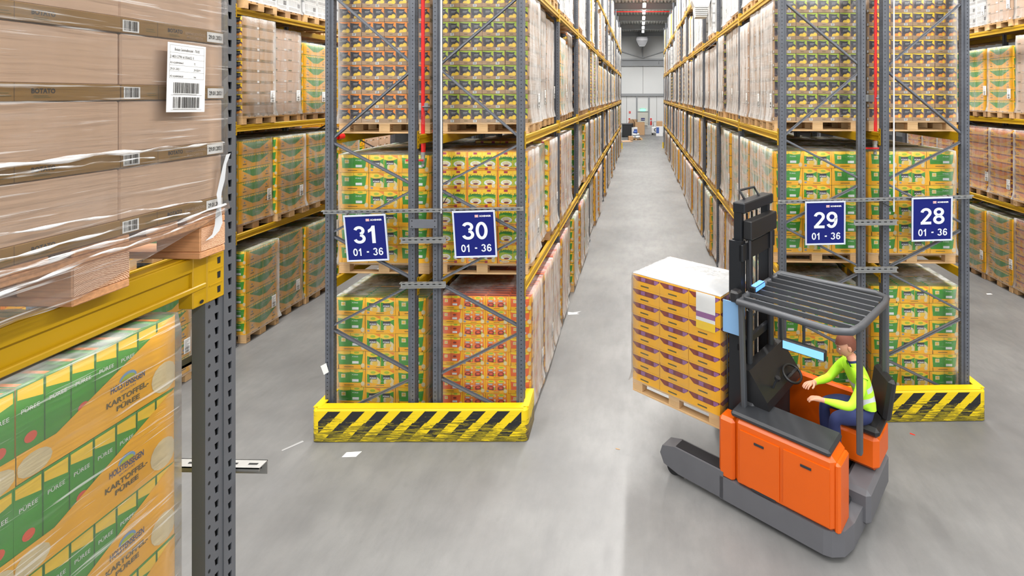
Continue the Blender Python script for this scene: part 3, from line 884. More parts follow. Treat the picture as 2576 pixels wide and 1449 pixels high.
# red riser pipes between the racks
def riser(x, y, zb, label, valve_dir):
    p = thing('sprinkler_riser', label, 'pipe', (x, y, zb))
    q = MB(); q.tube([(0, 0, 0), (0, 0, 5.6)], .029, 'pipe_red', 14); build('pipe', q, p)
    q = MB(); q.tube([(0, 0, -.16), (0, 0, -.13)], .026, 'valve_steel', 12); q.tube([(0, 0, -.13), (0, 0, -.09), (0, 0, -.05), (0, 0, 0)], [.018, .034, .034, .024], 'valve_steel', 12); q.tube([(0, 0, -.02), (0, 0, .03)], .036, 'valve_steel', 8)
    build('ball_valve', q, p)
    q = MB(); q.tube([(0, -.04, -.07), (0, -.07, -.07)], .012, 'pipe_red', 8); q.box((-.19, -.075, -.082), (.03, -.065, -.058), 'pipe_red', .004); q.tube([(-.2, -.07, -.07), (-.12, -.07, -.07)], .013, 'pipe_red', 8)
    build('valve_handle', q, p)
    for z in (.62,):
        q = MB(); q.box((-.13, -.02, z - .05), (.07, .02, z + .05), 'rail_zinc', .004); q.tube([(0, -.03, z), (.1, -.03, z)], .01, 'screw_steel', 6); build('pipe_clamp', q, p)
    q = MB(); q.tube([(0, .02, .3), (.09, .1, .3), (.14, .15, .3)], .022, 'pipe_red', 8); q.tube([(.09, .09, .3), (.12, .12, .3)], .034, 'pipe_red', 8); build('branch_elbow', q, p)
riser(-2.825, DL + .30, 3.42, 'red sprinkler riser pipe between racks thirty-one and thirty', -1)
riser(3.262, DR + .30, 3.53, 'red sprinkler riser pipe between racks twenty-nine and twenty-eight', -1)
q = MB(); q.tube([(0, 0, 0), (0, 0, 3.2)], .011, 'conduit_white', 8)
tag(build('cable_conduit', q, None, (-2.44, DL - .085, 2.74)), 'white cable conduit running up the inner upright of rack thirty', 'conduit')
q = MB(); q.tube([(0, 0, 0), (0, 0, 3.3)], .011, 'conduit_white', 8)
tag(build('cable_conduit', q, None, (3.335, DR - .085, 2.66)), 'white cable conduit running up the inner upright of rack twenty-eight', 'conduit')
q = MB(); q.tube([(0, 0, 0), (-.06, -.02, .07), (-.15, .02, .12), (-.24, .03, .12)], .006, 'cable_black', 5)
tag(build('loose_cable', q, None, (3.335, DR - .08, 2.66)), 'thin black cable looping out below the white conduit of rack twenty-eight', 'cable')
q = MB(); q.tube([(0, 0, 0), (.05, -.01, .08), (.13, 0, .1), (.17, .01, .03)], .006, 'cable_black', 5)
tag(build('loose_cable', q, None, (-2.42, DL - .08, 2.86)), 'thin black cable looping beside the white conduit of rack thirty', 'cable')
c_ = thing('pipe_coupling', 'small red pipe coupling at the outer upright of rack thirty-one', 'coupling', (X31 + .06, DL + .12, 3.66))
q = MB(); q.tube([(0, 0, 0), (.03, .07, .005)], .035, 'pipe_red', 10); build('ring', q, c_)
q = MB(); q.box((-.05, -.06, -.03), (.0, 0, .03), 'pipe_red', .006); q.tube([(-.025, -.07, 0), (-.025, .02, 0)], .01, 'screw_steel', 6); build('bolt_lug', q, c_)
q = MB(); q.poly(Frame((0, 0, 0), (1, 0, 0), (0, 0, 1)), [(0, 0), (.07, .02), (.075, .14), (-.005, .12)], 'paper', 0)
q.poly(Frame((0, .0006, 0), (-1, 0, 0), (0, 0, 1)), [(0, 0), (-.07, .02), (-.075, .14), (.005, .12)], 'paper', 0)
tag(build('torn_label', q, None, (X31 - .015, DL - .058, .72), (.1, -.25, 0)), 'torn white paper label on the outer upright of rack thirty-one', 'label')

# ------------------------------------------------------------------ cartons: every print is real lettering and shapes on the carton faces
def faces_of(w, d, h):
    """front (-Y), back (+Y), east (+X), west (-X) print frames of a carton centred in x, y, standing on z = 0"""
    return {'f': Frame((-w / 2, -d / 2, 0), (1, 0, 0), (0, 0, 1)), 'b': Frame((w / 2, d / 2, 0), (-1, 0, 0), (0, 0, 1)),
            'e': Frame((w / 2, -d / 2, 0), (0, 1, 0), (0, 0, 1)), 'w': Frame((-w / 2, d / 2, 0), (0, -1, 0), (0, 0, 1)),
            't': Frame((-w / 2, -d / 2, h), (1, 0, 0), (0, 1, 0))}

def puree_side(q, fr, d, h, full, mirror, packs=('pack_green', 'pack_sun'), big=False, bowl='pack_cream'):
    """long side: tray with a slanting cut-out that shows the row of packs standing inside"""
    X = (lambda x: d - x) if mirror else (lambda x: x)
    def P(pts, key, off):
        pts = [(X(x), y) for x, y in pts]
        q.poly(fr, pts[::-1] if mirror else pts, key, off)
    n = 7
    P([(.0, .0), (d, 0), (d, h), (0, h)], packs[0], .0004)
    for k in range(n):
        x0 = k * d / n
        P([(x0 + .003, h * .80), (x0 + d / n - .003, h * .86), (x0 + d / n - .003, h * .97), (x0 + .003, h * .97)], packs[1], .0008)
        if k: P([(x0 - .0012, h * .2), (x0 + .0012, h * .2), (x0 + .0012, h), (x0 - .0012, h)], 'pack_dark_green', .001)
        if full:
            a, b_ = sorted((X(x0 + .010), X(x0 + d / n - .010)))
            q.text(fr, 'PÜREE', a, h * .70, b_, h * .755, 'print_white', .0012)
            if k % 2 == 0: q.disc(fr, X(x0 + d / n / 2), h * .42, .013, .013, 'badge_red', .0012, 12)
    # tray: high at x = 0 (outer corner), low towards the middle of the load
    P([(0, 0), (d, 0), (d, h * .30), (d * .80, h * .30), (0, h * .99)], 'carton_yellow', .0022)
    if full or big:
        q.disc(fr, X(.035), h * .22, .040, .044, bowl, .003, 16, clip=(0.001, 0.001, d - .001, h))
        q.disc(fr, X(d - .035), h * .13, .036, .028, bowl, .003, 14, clip=(0.001, 0.001, d - .001, h))
    if full:
        c = X(d * .36)
        q.disc(fr, c, h * .47, .024, .020, 'pack_sky', .003, 14, 0, PI)
        q.disc(fr, c, h * .47, .019, .012, 'pack_lime', .0034, 12, 0, PI)
        q.text(fr, 'HOLSTENSEGEN', c - .047, h * .385, c + .047, h * .465, 'print_blue', .0036, .02)
        q.text(fr, 'QUALITÄT', c - .022, h * .34, c + .022, h * .37, 'print_blue', .0036)
        q.text(fr, 'KARTOFFEL-', c - .058, h * .235, c + .058, h * .305, 'print_olive', .0036, .03)
        q.text(fr, 'PÜREE', c - .032, h * .14, c + .032, h * .215, 'print_olive', .0036, .03)
    else:
        c = X(d * .34)
        q.disc(fr, c, h * .45, .017, .016, 'print_grey', .003, 8)
        P([(d * .24, h * .22), (d * .44, h * .22), (d * .44, h * .29), (d * .24, h * .29)], 'print_olive', .003)

def pack_front_green(q, fr, x0, x1, y0, y1, text):
    w = x1 - x0; hh = y1 - y0
    q.rect(fr, x0, y0, x1, y1, 'pack_green', .001)
    q.poly(fr, [(x0, y1 - .28 * hh), (x0 + .3 * w, y1 - .36 * hh), (x0 + .7 * w, y1 - .33 * hh), (x1, y1 - .22 * hh), (x1, y1), (x0, y1)], 'pack_sun', .0014)
    q.poly(fr, [(x0 + .55 * w, y1), (x1, y1 - .2 * hh), (x1, y1)], 'carton_orange', .0017)
    q.disc(fr, x0 + .45 * w, y1 - .17 * hh, .2 * w, .09 * hh, 'pack_lime', .002, 10)
    q.disc(fr, x0 + .62 * w, y0 + .18 * hh, .40 * w, .34 * hh, 'pack_cream', .0016, 16, 0, 2 * PI, (x0 + .06 * w, y0, x1 - .002, y1))
    q.disc(fr, x0 + .6 * w, y0 + .2 * hh, .22 * w, .18 * hh, 'pack_potato', .002, 10, 0, 2 * PI, (x0, y0, x1 - .002, y1))
    q.rect(fr, x0 + .16 * w, y1 - .64 * hh, x0 + .72 * w, y1 - .36 * hh, 'pack_charcoal', .0022)
    q.text(fr, 'PÜREE', x0 + .20 * w, y1 - .61 * hh, x0 + .68 * w, y1 - .49 * hh, 'print_white', .0028, .03)
    if text: q.text(fr, 'KARTOFFEL-', x0 + .20 * w, y1 - .46 * hh, x0 + .68 * w, y1 - .40 * hh, 'print_white', .0028)

def end_fronts(q, fr, w, h, painter, n):
    q.rect(fr, 0, 0, w, h, 'carton_yellow', .0003)
    m_ = .02
    pw = (w - 2 * m_ - .006 * (n - 1)) / n
    for k in range(n):
        x0 = m_ + k * (pw + .006)
        painter(q, fr, x0, x0 + pw, h * .16, h * .97)
    q.poly(fr, [(0, 0), (w, 0), (w, h * .24), (w * .93, h * .27), (w * .5, h * .17), (w * .07, h * .27), (0, h * .24)], 'carton_yellow', .0032)
    q.disc(fr, w * .1, h * .15, .018, .014, 'print_grey', .004, 8)
    q.disc(fr, w * .88, h * .17, .024, .026, 'pack_cream', .004, 10)
    q.rect(fr, w * .36, h * .09, w * .62, h * .12, 'print_olive', .004)
def end_sides(q, fr, w, h, body, top, n=2):
    q.rect(fr, 0, 0, w, h, body, .0004)
    for k in range(n):
        x0 = .03 + k * (w - .06) / n; ww = (w - .06) / n
        q.poly(fr, [(x0, h * .86), (x0 + ww * .5, h * .80), (x0 + ww, h * .84), (x0 + ww, h), (x0, h)], top, .001)
        if k == n - 1:
            q.disc(fr, x0 + ww * .5, h * .92, ww * .22, h * .06, 'pack_lime', .0016, 8)
            if body == 'pack_green': q.text(fr, 'PÜREE', x0 + ww * .15, h * .66, x0 + ww * .62, h * .74, 'print_white', .0016)
            else: q.disc(fr, x0 + ww * .4, h * .62, ww * .2, h * .07, 'pack_brown_red', .0016, 9)
            q.rect(fr, x0 + ww * .15, h * .30, x0 + ww * .66, h * .44, 'print_white', .0016)
        else:
            q.rect(fr, x0 + ww * .28, h * .52, x0 + ww * .62, h * .74, 'pack_cream', .0016)
            q.disc(fr, x0 + ww * .45, h * .63, ww * .12, h * .07, 'pack_potato', .002, 8)
        if k: q.rect(fr, x0 - .0015, h * .25, x0 + .0015, h, 'pack_dark_green', .0014)
    # sloping yellow cheeks of the tray and its lower strip
    q.poly(fr, [(0, 0), (w * .13, 0), (w * .085, h), (0, h)], 'carton_yellow', .003)
    q.poly(fr, [(w * .87, 0), (w, 0), (w, h), (w * .945, h)], 'carton_yellow', .003)
    q.rect(fr, w * .1, 0, w * .9, h * .25, 'carton_yellow', .003)
    q.rect(fr, w * .3, h * .1, w * .62, h * .135, 'print_olive', .004)
    q.disc(fr, w * .92, h * .2, .026, .03, 'pack_cream', .004, 10)

def pack_cocoa(q, fr, x0, x1, y0, y1):
    w, hh = x1 - x0, y1 - y0
    q.rect(fr, x0, y0, x1, y1, 'pack_red_orange', .001)
    q.poly(fr, [(x0, y0 + .62 * hh), (x1, y0 + .5 * hh), (x1, y1), (x0, y1)], 'carton_orange', .0013)
    q.disc(fr, x0 + .42 * w, y1 - .14 * hh, .4 * w, .14 * hh, 'pack_sun', .0016, 10)
    q.disc(fr, x0 + .42 * w, y1 - .12 * hh, .26 * w, .08 * hh, 'pack_lime', .002, 8)
    q.rect(fr, x0 + .14 * w, y0 + .52 * hh, x0 + .58 * w, y0 + .68 * hh, 'print_grey', .002)
    q.rect(fr, x0 + .18 * w, y0 + .60 * hh, x0 + .54 * w, y0 + .64 * hh, 'print_white', .0024)
    q.disc(fr, x0 + .42 * w, y0 + .22 * hh, .36 * w, .24 * hh, 'pack_brown_red', .002, 12)
    q.disc(fr, x0 + .40 * w, y0 + .28 * hh, .2 * w, .1 * hh, 'badge_red', .0024, 8)
    q.disc(fr, x0 + .8 * w, y0 + .2 * hh, .11 * w, .1 * hh, 'pack_lime', .0024, 8)
    q.disc(fr, x0 + .78 * w, y0 + .42 * hh, .11 * w, .1 * hh, 'pack_cream', .0024, 8)
    q.poly(fr, [(x0 + .72 * w, y0 + .66 * hh), (x0 + .92 * w, y0 + .72 * hh), (x0 + .82 * w, y0 + .96 * hh)], 'pack_cream', .002)
def pack_dumpling(q, fr, x0, x1, y0, y1):
    w, hh = x1 - x0, y1 - y0
    q.rect(fr, x0, y0, x1, y1, 'pack_lime', .001)
    q.poly(fr, [(x0, y0 + .62 * hh), (x0 + .4 * w, y0 + .74 * hh), (x1, y0 + .6 * hh), (x1, y1), (x0, y1)], 'pack_sun', .0013)
    q.poly(fr, [(x0, y0 + .48 * hh), (x0 + .3 * w, y0 + .56 * hh), (x1, y0 + .44 * hh), (x1, y0 + .66 * hh), (x0 + .5 * w, y0 + .72 * hh), (x0, y0 + .62 * hh)], 'pack_green', .0016)
    q.rect(fr, x0 + .36 * w, y1 - .14 * hh, x0 + .64 * w, y1, 'pack_crimson', .002)
    q.text(fr, 'Knödel', x0 + .1 * w, y0 + .58 * hh, x0 + .9 * w, y0 + .78 * hh, 'pack_dark_green', .0022, .01)
    q.disc(fr, x0 + .55 * w, y0 + .22 * hh, .42 * w, .2 * hh, 'print_white', .002, 14)
    for a, b_ in ((.38, .27), (.56, .30), (.7, .24)):
        q.disc(fr, x0 + a * w, y0 + b_ * hh, .13 * w, .1 * hh, 'pack_cream', .0024 + .0006 * a, 9)
    q.disc(fr, x0 + .55 * w, y0 + .14 * hh, .2 * w, .06 * hh, 'pack_maroon', .0032, 9)
def pack_slices(q, fr, x0, x1, y0, y1, top, body='pack_charcoal', fruit='pack_potato'):
    w, hh = x1 - x0, y1 - y0
    q.rect(fr, x0, y0, x1, y1, body, .001)
    q.poly(fr, [(x0, y1), (x0, y0 + .93 * hh), (x0 + .55 * w, y0 + .86 * hh), (x1, y0 + .5 * hh), (x1, y1)], top, .0013)
    q.poly(fr, [(x0, y0), (x0 + .3 * w, y0), (x0 + .18 * w, y0 + .5 * hh), (x0, y0 + .6 * hh)], 'pack_plum', .0014)
    q.poly(fr, [(x0 + .10 * w, y0 + .30 * hh), (x0 + .66 * w, y0 + .40 * hh), (x0 + .84 * w, y0 + .88 * hh), (x0 + .16 * w, y0 + .82 * hh)], 'pack_charcoal', .0018)
    q.rect(fr, x0 + .28 * w, y0 + .62 * hh, x0 + .70 * w, y0 + .68 * hh, 'print_grey', .0022)
    q.rect(fr, x0 + .28 * w, y0 + .52 * hh, x0 + .62 * w, y0 + .56 * hh, 'print_grey', .0022)
    q.disc(fr, x0 + .52 * w, y0 + .13 * hh, .24 * w, .20 * hh, fruit, .0024, 12, 0, 2 * PI, (x0, y0, x1, y1))
    q.disc(fr, x0 + .80 * w, y0 + .22 * hh, .20 * w, .22 * hh, fruit, .0027, 12, 0, 2 * PI, (x0, y0, x1, y1))
    q.disc(fr, x0 + .79 * w, y0 + .2 * hh, .12 * w, .14 * hh, 'pack_sun', .003, 10, 0, 2 * PI, (x0, y0, x1, y1))

def barcode(q, fr, x0, y0, x1, y1, off=.003, seed=1, n=16):
    rr = random.Random(seed)
    q.rect(fr, x0, y0, x1, y1, 'print_white', off)
    x = x0 + .08 * (x1 - x0); k = 0
    while x < x1 - .1 * (x1 - x0):
        wd = rr.choice((.012, .02, .03, .045)) * (x1 - x0)
        q.rect(fr, x, y0 + .12 * (y1 - y0), min(x + wd, x1 - .06 * (x1 - x0)), y1 - .06 * (y1 - y0), 'print_black', off + .0006)
        x += wd + rr.choice((.015, .025, .04)) * (x1 - x0)

CT = {}
def carton_puree(kind, full=False, palette='puree'):
    """0.4 x 0.4 x 0.226 display carton, kind 'front' or 'side' for its end face"""
    w = d = .396; h = .226
    q = MB(); q.box((-w / 2, -d / 2, 0), (w / 2, d / 2, h - .004), 'pack_green' if palette == 'puree' else 'pack_maroon', .003)
    F = faces_of(w, d, h - .004)
    for k in range(7):                                    # pack tops seen from above
        q.rect(F['t'], .012, .006 + k * d / 7, w - .012, .006 + (k + .45) * d / 7, 'pack_dark_green', .0006)
        q.rect(F['t'], .012, .006 + (k + .5) * d / 7, w - .012, .006 + (k + .72) * d / 7, 'carton_orange', .0006)
    if palette == 'puree':
        for s in 'fb':
            if kind == 'front': end_fronts(q, F[s], w, h, lambda *a: pack_front_green(*a, text=full), 2)
            else: end_sides(q, F[s], w, h, 'pack_green', 'pack_sun')
        puree_side(q, F['e'], d, h, full, False); puree_side(q, F['w'], d, h, full, True)
    elif palette == 'dark':
        for s in 'fb':
            q.rect(F[s], 0, 0, w, h, 'carton_yellow', .0004)
            q.poly(F[s], [(.12, .06), (.28, .06), (.34, .11), (.34, .2), (.08, .2), (.08, .12)], 'print_black', .001)
            q.disc(F[s], .22, .14, .05, .035, 'pack_maroon', .002, 10)
            q.rect(F[s], .1, .02, .24, .035, 'print_olive', .001)
        for s, mr in (('e', False), ('w', True)):
            puree_side(q, F[s], d, h, False, mr, ('carton_orange', 'pack_brown_red'))
            X = (lambda x: d - x) if mr else (lambda x: x)
            q.disc(F[s], X(.05), h * .36, .042, .055, 'pack_maroon', .0036, 12)
    return q
def carton_cocoa(kind):
    w, d, h = .297, .396, .176
    q = MB(); q.box((-w / 2, -d / 2, 0), (w / 2, d / 2, h - .003), 'pack_red_orange', .003)
    F = faces_of(w, d, h - .003)
    for k in range(5): q.rect(F['t'], .01, .02 + k * d / 5, w - .01, .02 + (k + .5) * d / 5, 'pack_brown_red', .0006)
    for s in 'fb':
        if kind == 'front': end_fronts(q, F[s], w, h, pack_cocoa, 2)
        else: end_sides(q, F[s], w, h, 'pack_red_orange', 'pack_sun')
    for s, mr in (('e', False), ('w', True)):
        puree_side(q, F[s], d, h, False, mr, ('carton_orange', 'pack_sun'))
        q.disc(F[s], (d - .05) if mr else .05, h * .3, .036, .034, 'pack_brown_red', .0036, 10)
    return q
def carton_dumpling():
    w = d = .396; h = .24
    q = MB(); q.box((-w / 2, -d / 2, 0), (w / 2, d / 2, h - .004), 'carton_yellow', .003)
    F = faces_of(w, d, h - .004)
    for s in 'fb':
        end_fronts(q, F[s], w, h, pack_dumpling, 2)
        q.poly(F[s], [(0, 0), (.03, 0), (.008, h), (0, h)], 'carton_orange', .0034)
        q.disc(F[s], w * .24, h * .11, w * .15, h * .07, 'pack_cream', .0042, 12)
        q.text(F[s], 'Knödel', w * .14, h * .075, w * .34, h * .145, 'pack_crimson', .0048)
        q.poly(F[s], [(w * .16, h * .01), (w * .9, h * .05), (w * .9, h * .065), (w * .2, h * .03)], 'pack_crimson', .0045)
        q.rect(F[s], w * .60, h * .02, w * .69, h * .15, 'pack_crimson', .0044)
    for s in 'ew':
        q.poly(F[s], [(0, h * .2), (d * .5, h * .75), (d, h * .2), (d, h), (0, h)], 'cardboard_pale', .001)
        q.disc(F[s], .05, h * .35, .03, .04, 'pack_violet', .002, 10)
    return q
def carton_slices(top, body='pack_charcoal', fruit='pack_potato', plain=False):
    w, d, h = .297, .396, .186
    q = MB(); q.box((-w / 2, -d / 2, 0), (w / 2, d / 2, h - .003), 'cardboard', .003)
    F = faces_of(w, d, h - .003)
    for s in 'fb':
        for k in range(2):
            x0 = .004 + k * (w / 2 - .001)
            pack_slices(q, F[s], x0, x0 + w / 2 - .007, h * .2, h * .985, top, body, fruit)
        q.poly(F[s], [(0, 0), (w, 0), (w, h * .30), (w * .5, h * .22), (0, h * .30)], 'cardboard_tray', .0034)
        if not plain:
            barcode(q, F[s], w * .60, h * .03, w * .76, h * .2, .0042, 3)
        else: q.rect(F[s], w * .60, h * .03, w * .76, h * .2, 'carton_white', .0042)
        q.rect(F[s], w * .2, h * .10, w * .36, h * .14, 'print_olive', .0042)
    for s in 'ew':
        q.poly(F[s], [(0, 0), (d, 0), (d, h * .24), (0, h * .24)], 'cardboard_band', .001)
        q.rect(F[s], d * .86, h * .04, d * .98, h * .22, 'carton_white', .002)
        q.rect(F[s], d * .1, h * .08, d * .3, h * .16, 'print_olive', .002)
    return q
def carton_plain(key='cardboard_pale', w=.396, d=.396, h=.2, marks='print_olive'):
    q = MB(); q.box((-w / 2, -d / 2, 0), (w / 2, d / 2, h - .003), key, .004)
    F = faces_of(w, d, h - .003)
    for s in 'few':
        q.rect(F[s], w * .1, h * .08, w * .34, h * .2, marks, .0008)
        q.rect(F[s], w * .8, h * .04, w * .95, h * .2, 'carton_white', .0008)
    return q
def carton_white():
    w, d, h = .297, .396, .25
    q = MB(); q.box((-w / 2, -d / 2, 0), (w / 2, d / 2, h - .003), 'carton_white', .003)
    F = faces_of(w, d, h - .003)
    q.rect(F['f'], 0, 0, w, h * .16, 'carton_grey', .0006); q.rect(F['b'], 0, 0, w, h * .16, 'carton_grey', .0006)
    for s in 'ew':
        q.rect(F[s], .03, h * .1, d - .03, h * .34, 'carton_grey', .0006)
        for k in range(9): q.rect(F[s], .03 + k * .04, h * .42, .05 + k * .04, h * .88, 'carton_grey', .0006)
        q.rect(F[s], d * .7, h * .4, d * .9, h * .72, 'pack_charcoal', .001)
    q.rect(F['f'], w * .62, h * .02, w * .9, h * .14, 'print_grey', .001)
    return q

# load types: columns along X, rows along Y, carton pitch, look words
TYPES = {}
def deftype(key, look, cols, rows, px, py, h, layers):
    TYPES[key] = dict(look=look, cols=cols, rows=rows, px=px, py=py, h=h, layers=layers, me=[c.mesh('carton') for c in cols], mb=cols)
_pf, _ps = carton_puree('front'), carton_puree('side')
_df = carton_puree('side', palette='dark')
deftype('puree', 'yellow-green cartons', [_ps, _pf, _ps], 2, .4, .4, .235, 6)
_cf, _cs = carton_cocoa('front'), carton_cocoa('side')
deftype('cocoa', 'yellow-orange cartons', [_cs, _cf, _cf, _cs], 2, .3, .4, .18, 8)
_cd = carton_dumpling()
deftype('dumpling', 'lime-yellow cartons', [_cd] * 3, 2, .4, .4, .242, 6)
_so = carton_slices('carton_orange'); _sl = carton_slices('pack_lime'); _sy = carton_slices('pack_sun', 'pack_plum', 'pack_orange_fruit')
deftype('slice_orange', 'charcoal-orange packs', [_so] * 4, 2, .3, .4, .188, 9)
deftype('slice_lime', 'charcoal-lime packs', [_sl] * 4, 2, .3, .4, .188, 9)
deftype('slice_yellow', 'charcoal-yellow packs', [_sy] * 4, 2, .3, .4, .188, 9)
deftype('brown', 'plain brown cartons', [carton_plain()] * 3, 2, .4, .4, .2, 8)
deftype('white', 'white cartons', [carton_white()] * 4, 2, .3, .4, .25, 5)
deftype('dark', 'red-spotted yellow cartons', [_df] * 3, 2, .4, .4, .18, 8)
TYPES['dark']['zs'] = .18 / .226

# pallet pieces, shared
def _bx(name, lo, hi, key, ch=.003):
    q = MB(); q.box(lo, hi, key, ch); return q.mesh(name)
def _block_mesh(w, d, key, epal=False):
    q = MB(); q.box((-w / 2, -d / 2, 0), (w / 2, d / 2, .078), key, .004)
    if key == 'wood_red':
        for o, r in (((w / 2, -d / 2, 0), (0, 1, 0)), ((-w / 2, d / 2, 0), (0, -1, 0))): q.rect(Frame(o, r, (0, 0, 1)), .003, .003, d - .003, .075, 'end_grain', .0004)
    if epal:
        for o, r in (((w / 2, -d / 2, 0), (0, 1, 0)), ((-w / 2, d / 2, 0), (0, -1, 0))):
            fr = Frame(o, r, (0, 0, 1))
            q.disc(fr, d / 2, .039, d * .40, .03, 'print_black', .0004, 18); q.disc(fr, d / 2, .039, d * .36, .026, key, .0007, 18)
            q.text(fr, 'EPAL', d * .26, .027, d * .74, .051, 'print_black', .001, .03)
    return q.mesh('block')
PAL = {}
for key in ('wood', 'wood_aged', 'wood_red'):
    PAL[key] = dict(
        deck=[_bx('deck_board', (-.6, -w / 2, 0), (.6, w / 2, .022), key) for w in (.145, .10)],
        stringer=_bx('stringer_board', (-.0725, -.4, 0), (.0725, .4, .022), key),
        base=[_bx('base_board', (-.6, -w / 2, 0), (.6, w / 2, .022), key) for w in (.10, .145)],
        block=[_block_mesh(.145, .10, key), _block_mesh(.145, .145, key), _block_mesh(.145, .10, key, True)])
def pallet_pieces(parent, key='wood', epal=False):
    P_ = PAL[key]; r = put('pallet', None, parent)
    for y, i in ((-.3275, 0), (-.172, 1), (0, 0), (.172, 1), (.3275, 0)): put('deck_board', P_['deck'][i], r, (0, y, .122))
    for x in (-.5275, 0, .5275):
        put('stringer_board', P_['stringer'], r, (x, 0, .100))
        for y, i in ((-.35, 2 if epal else 0), (0, 1), (.35, 2 if epal else 0)): put('block', P_['block'][i], r, (x, y, .022))
    for y, i in ((-.35, 0), (0, 1), (.35, 0)): put('base_board', P_['base'][i], r, (0, y, 0))
    return r
def pallet_joined(key):
    q = MB()
    for y, w in ((-.3275, .145), (-.172, .1), (0, .145), (.172, .1), (.3275, .145)): q.box((-.6, y - w / 2, .122), (.6, y + w / 2, .144), key)
    for x in (-.5275, 0, .5275):
        q.box((x - .0725, -.4, .1), (x + .0725, .4, .122), key)
        for y, w in ((-.35, .1), (0, .145), (.35, .1)): q.box((x - .0725, y - w / 2, .022), (x + .0725, y + w / 2, .1), key)
    for y, w in ((-.35, .1), (0, .145), (.35, .1)): q.box((-.6, y - w / 2, 0), (.6, y + w / 2, .022), key)
    return q
PALJ_MB = {k: pallet_joined(k) for k in PAL}
PALJ = {k: v.mesh('pallet') for k, v in PALJ_MB.items()}

# stretch film shell round a load
def film_mb(w, d, z0, z1, seed, key='film', nu=9, nz=14, amp=.006, skirt=True):
    rr = random.Random(seed); q = MB()
    loop = []
    for k in range(nu): loop.append((-w / 2 + w * k / nu, -d / 2))
    for k in range(nu): loop.append((w / 2, -d / 2 + d * k / nu))
    for k in range(nu): loop.append((w / 2 - w * k / nu, d / 2))
    for k in range(nu): loop.append((-w / 2, d / 2 - d * k / nu))
    n = len(loop); vs = []
    for j in range(nz + 1):
        t = j / nz; z = z0 + (z1 - z0) * t
        fl = 0
        if skirt and t < .12: fl = (1 - t / .12) ** 2 * .028
        if t > .985: fl = -.006
        ph = rr.random() * 6
        for k, (x, y) in enumerate(loop):
            corner = k % nu == 0
            o = .0115 + fl + (0 if corner else rr.random() * amp + .5 * amp * math.sin(ph + k * 1.7))
            sx = (1 if abs(x - w / 2) < 1e-6 else -1 if abs(x + w / 2) < 1e-6 else 0)
            sy = (1 if abs(y - d / 2) < 1e-6 else -1 if abs(y + d / 2) < 1e-6 else 0)
            vs.append((x + sx * o, y + sy * o, z + rr.uniform(-.004, .004)))
    fs = []
    for j in range(nz):
        for k in range(n):
            fs.append((j * n + k, j * n + (k + 1) % n, (j + 1) * n + (k + 1) % n, (j + 1) * n + k))
    fs.append(tuple(nz * n + k for k in range(n)))
    q.add(vs, fs, key, True)
    return q
FILM = {}
def film_for(tk, key='film', seed=0):
    k = (tk, key, seed)
    if k not in FILM:
        T = TYPES[tk]
        FILM[k] = film_mb(1.19, .79, .128, .146 + T['h'] * T['layers'] + .004, seed + 11, key).mesh('stretch_film')
    return FILM[k]

def label_mb(w=.105, h=.21):
    q = MB(); q.box((0, 0, 0), (.0015, w, h), 'print_white')
    fr = Frame((.0016, 0, 0), (0, 1, 0), (0, 0, 1))
    for k in range(5): q.rect(fr, .01, h - .03 - k * .02, w - .012 - (k % 3) * .02, h - .022 - k * .02, 'print_grey')
    for k, (a, b_) in enumerate(((.05, .09), (.008, .042))):
        rr = random.Random(k); x = .012
        while x < w - .014:
            d = rr.choice((.002, .003, .005)); q.rect(fr, x, a, x + d, b_, 'print_black'); x += d + rr.choice((.002, .003, .004))
    return q
LABM = label_mb().mesh('shipping_label')

# joined loads for those too far to pick cartons out
JOIN = {}
def joined(tk):
    if tk not in JOIN:
        T = TYPES[tk]; q = MB(); rr = random.Random(len(tk))
        nc = len(T['cols'])
        for l in range(T['layers']):
            for i in range(nc):
                for j in range(T['rows']):
                    mt = Matrix.Translation(((i - (nc - 1) / 2) * T['px'] + rr.uniform(-.003, .003), (j - .5) * T['py'] + rr.uniform(-.003, .003), .144 + l * T['h'])) @ Matrix.Rotation(PI * j, 4, 'Z') @ Matrix.Scale(T.get('zs', 1) * 1.0, 4, (0, 0, 1))
                    q.join(T['mb'][i], mt)
        JOIN[tk] = (q, q.mesh('cartons'))
    return JOIN[tk]

LOADS = []
def load(tk, x, y, z, label, side, lod, group, wood='wood', yaw=0.0, film='film', lab=True, layers=None, seed=None):
    T = TYPES[tk]; sd = R.randrange(1000) if seed is None else seed
    t = thing('pallet_load', label, 'pallet load', (x, y, z), (0, 0, yaw), group)
    L = layers or T['layers']
    if lod == 1:
        pallet_pieces(t, wood, sd % 3 == 0)
        nc = len(T['me']); rr = random.Random(sd)
        for l in range(L):
            for i in range(nc):
                for j in range(T['rows']):
                    o = put('carton', T['me'][i], t, ((i - (nc - 1) / 2) * T['px'] + rr.uniform(-.003, .003), (j - .5) * T['py'] + rr.uniform(-.003, .003), .144 + l * T['h']), (0, 0, PI * j + rr.uniform(-.005, .005)))
                    zs = T.get('zs', 1) if tk != 'puree' else T['h'] / .230
                    if zs != 1: o.scale = (1, 1, zs)
    else:
        put('pallet', PALJ[wood], t)
        tag(put('cartons', joined(tk)[1], t), kind='stuff')
    put('stretch_film', film_for(tk, film, sd % 4), t)
    if lab:
        zz = .144 + T['h'] * (.9 + (sd % 3) * .3)
        put('shipping_label', LABM, t, (side * .612, side * (.2 + .06 * (sd % 3)) - (0 if side > 0 else 0), zz), (0, 0, 0 if side > 0 else PI))
    LOADS.append(t)
    return t

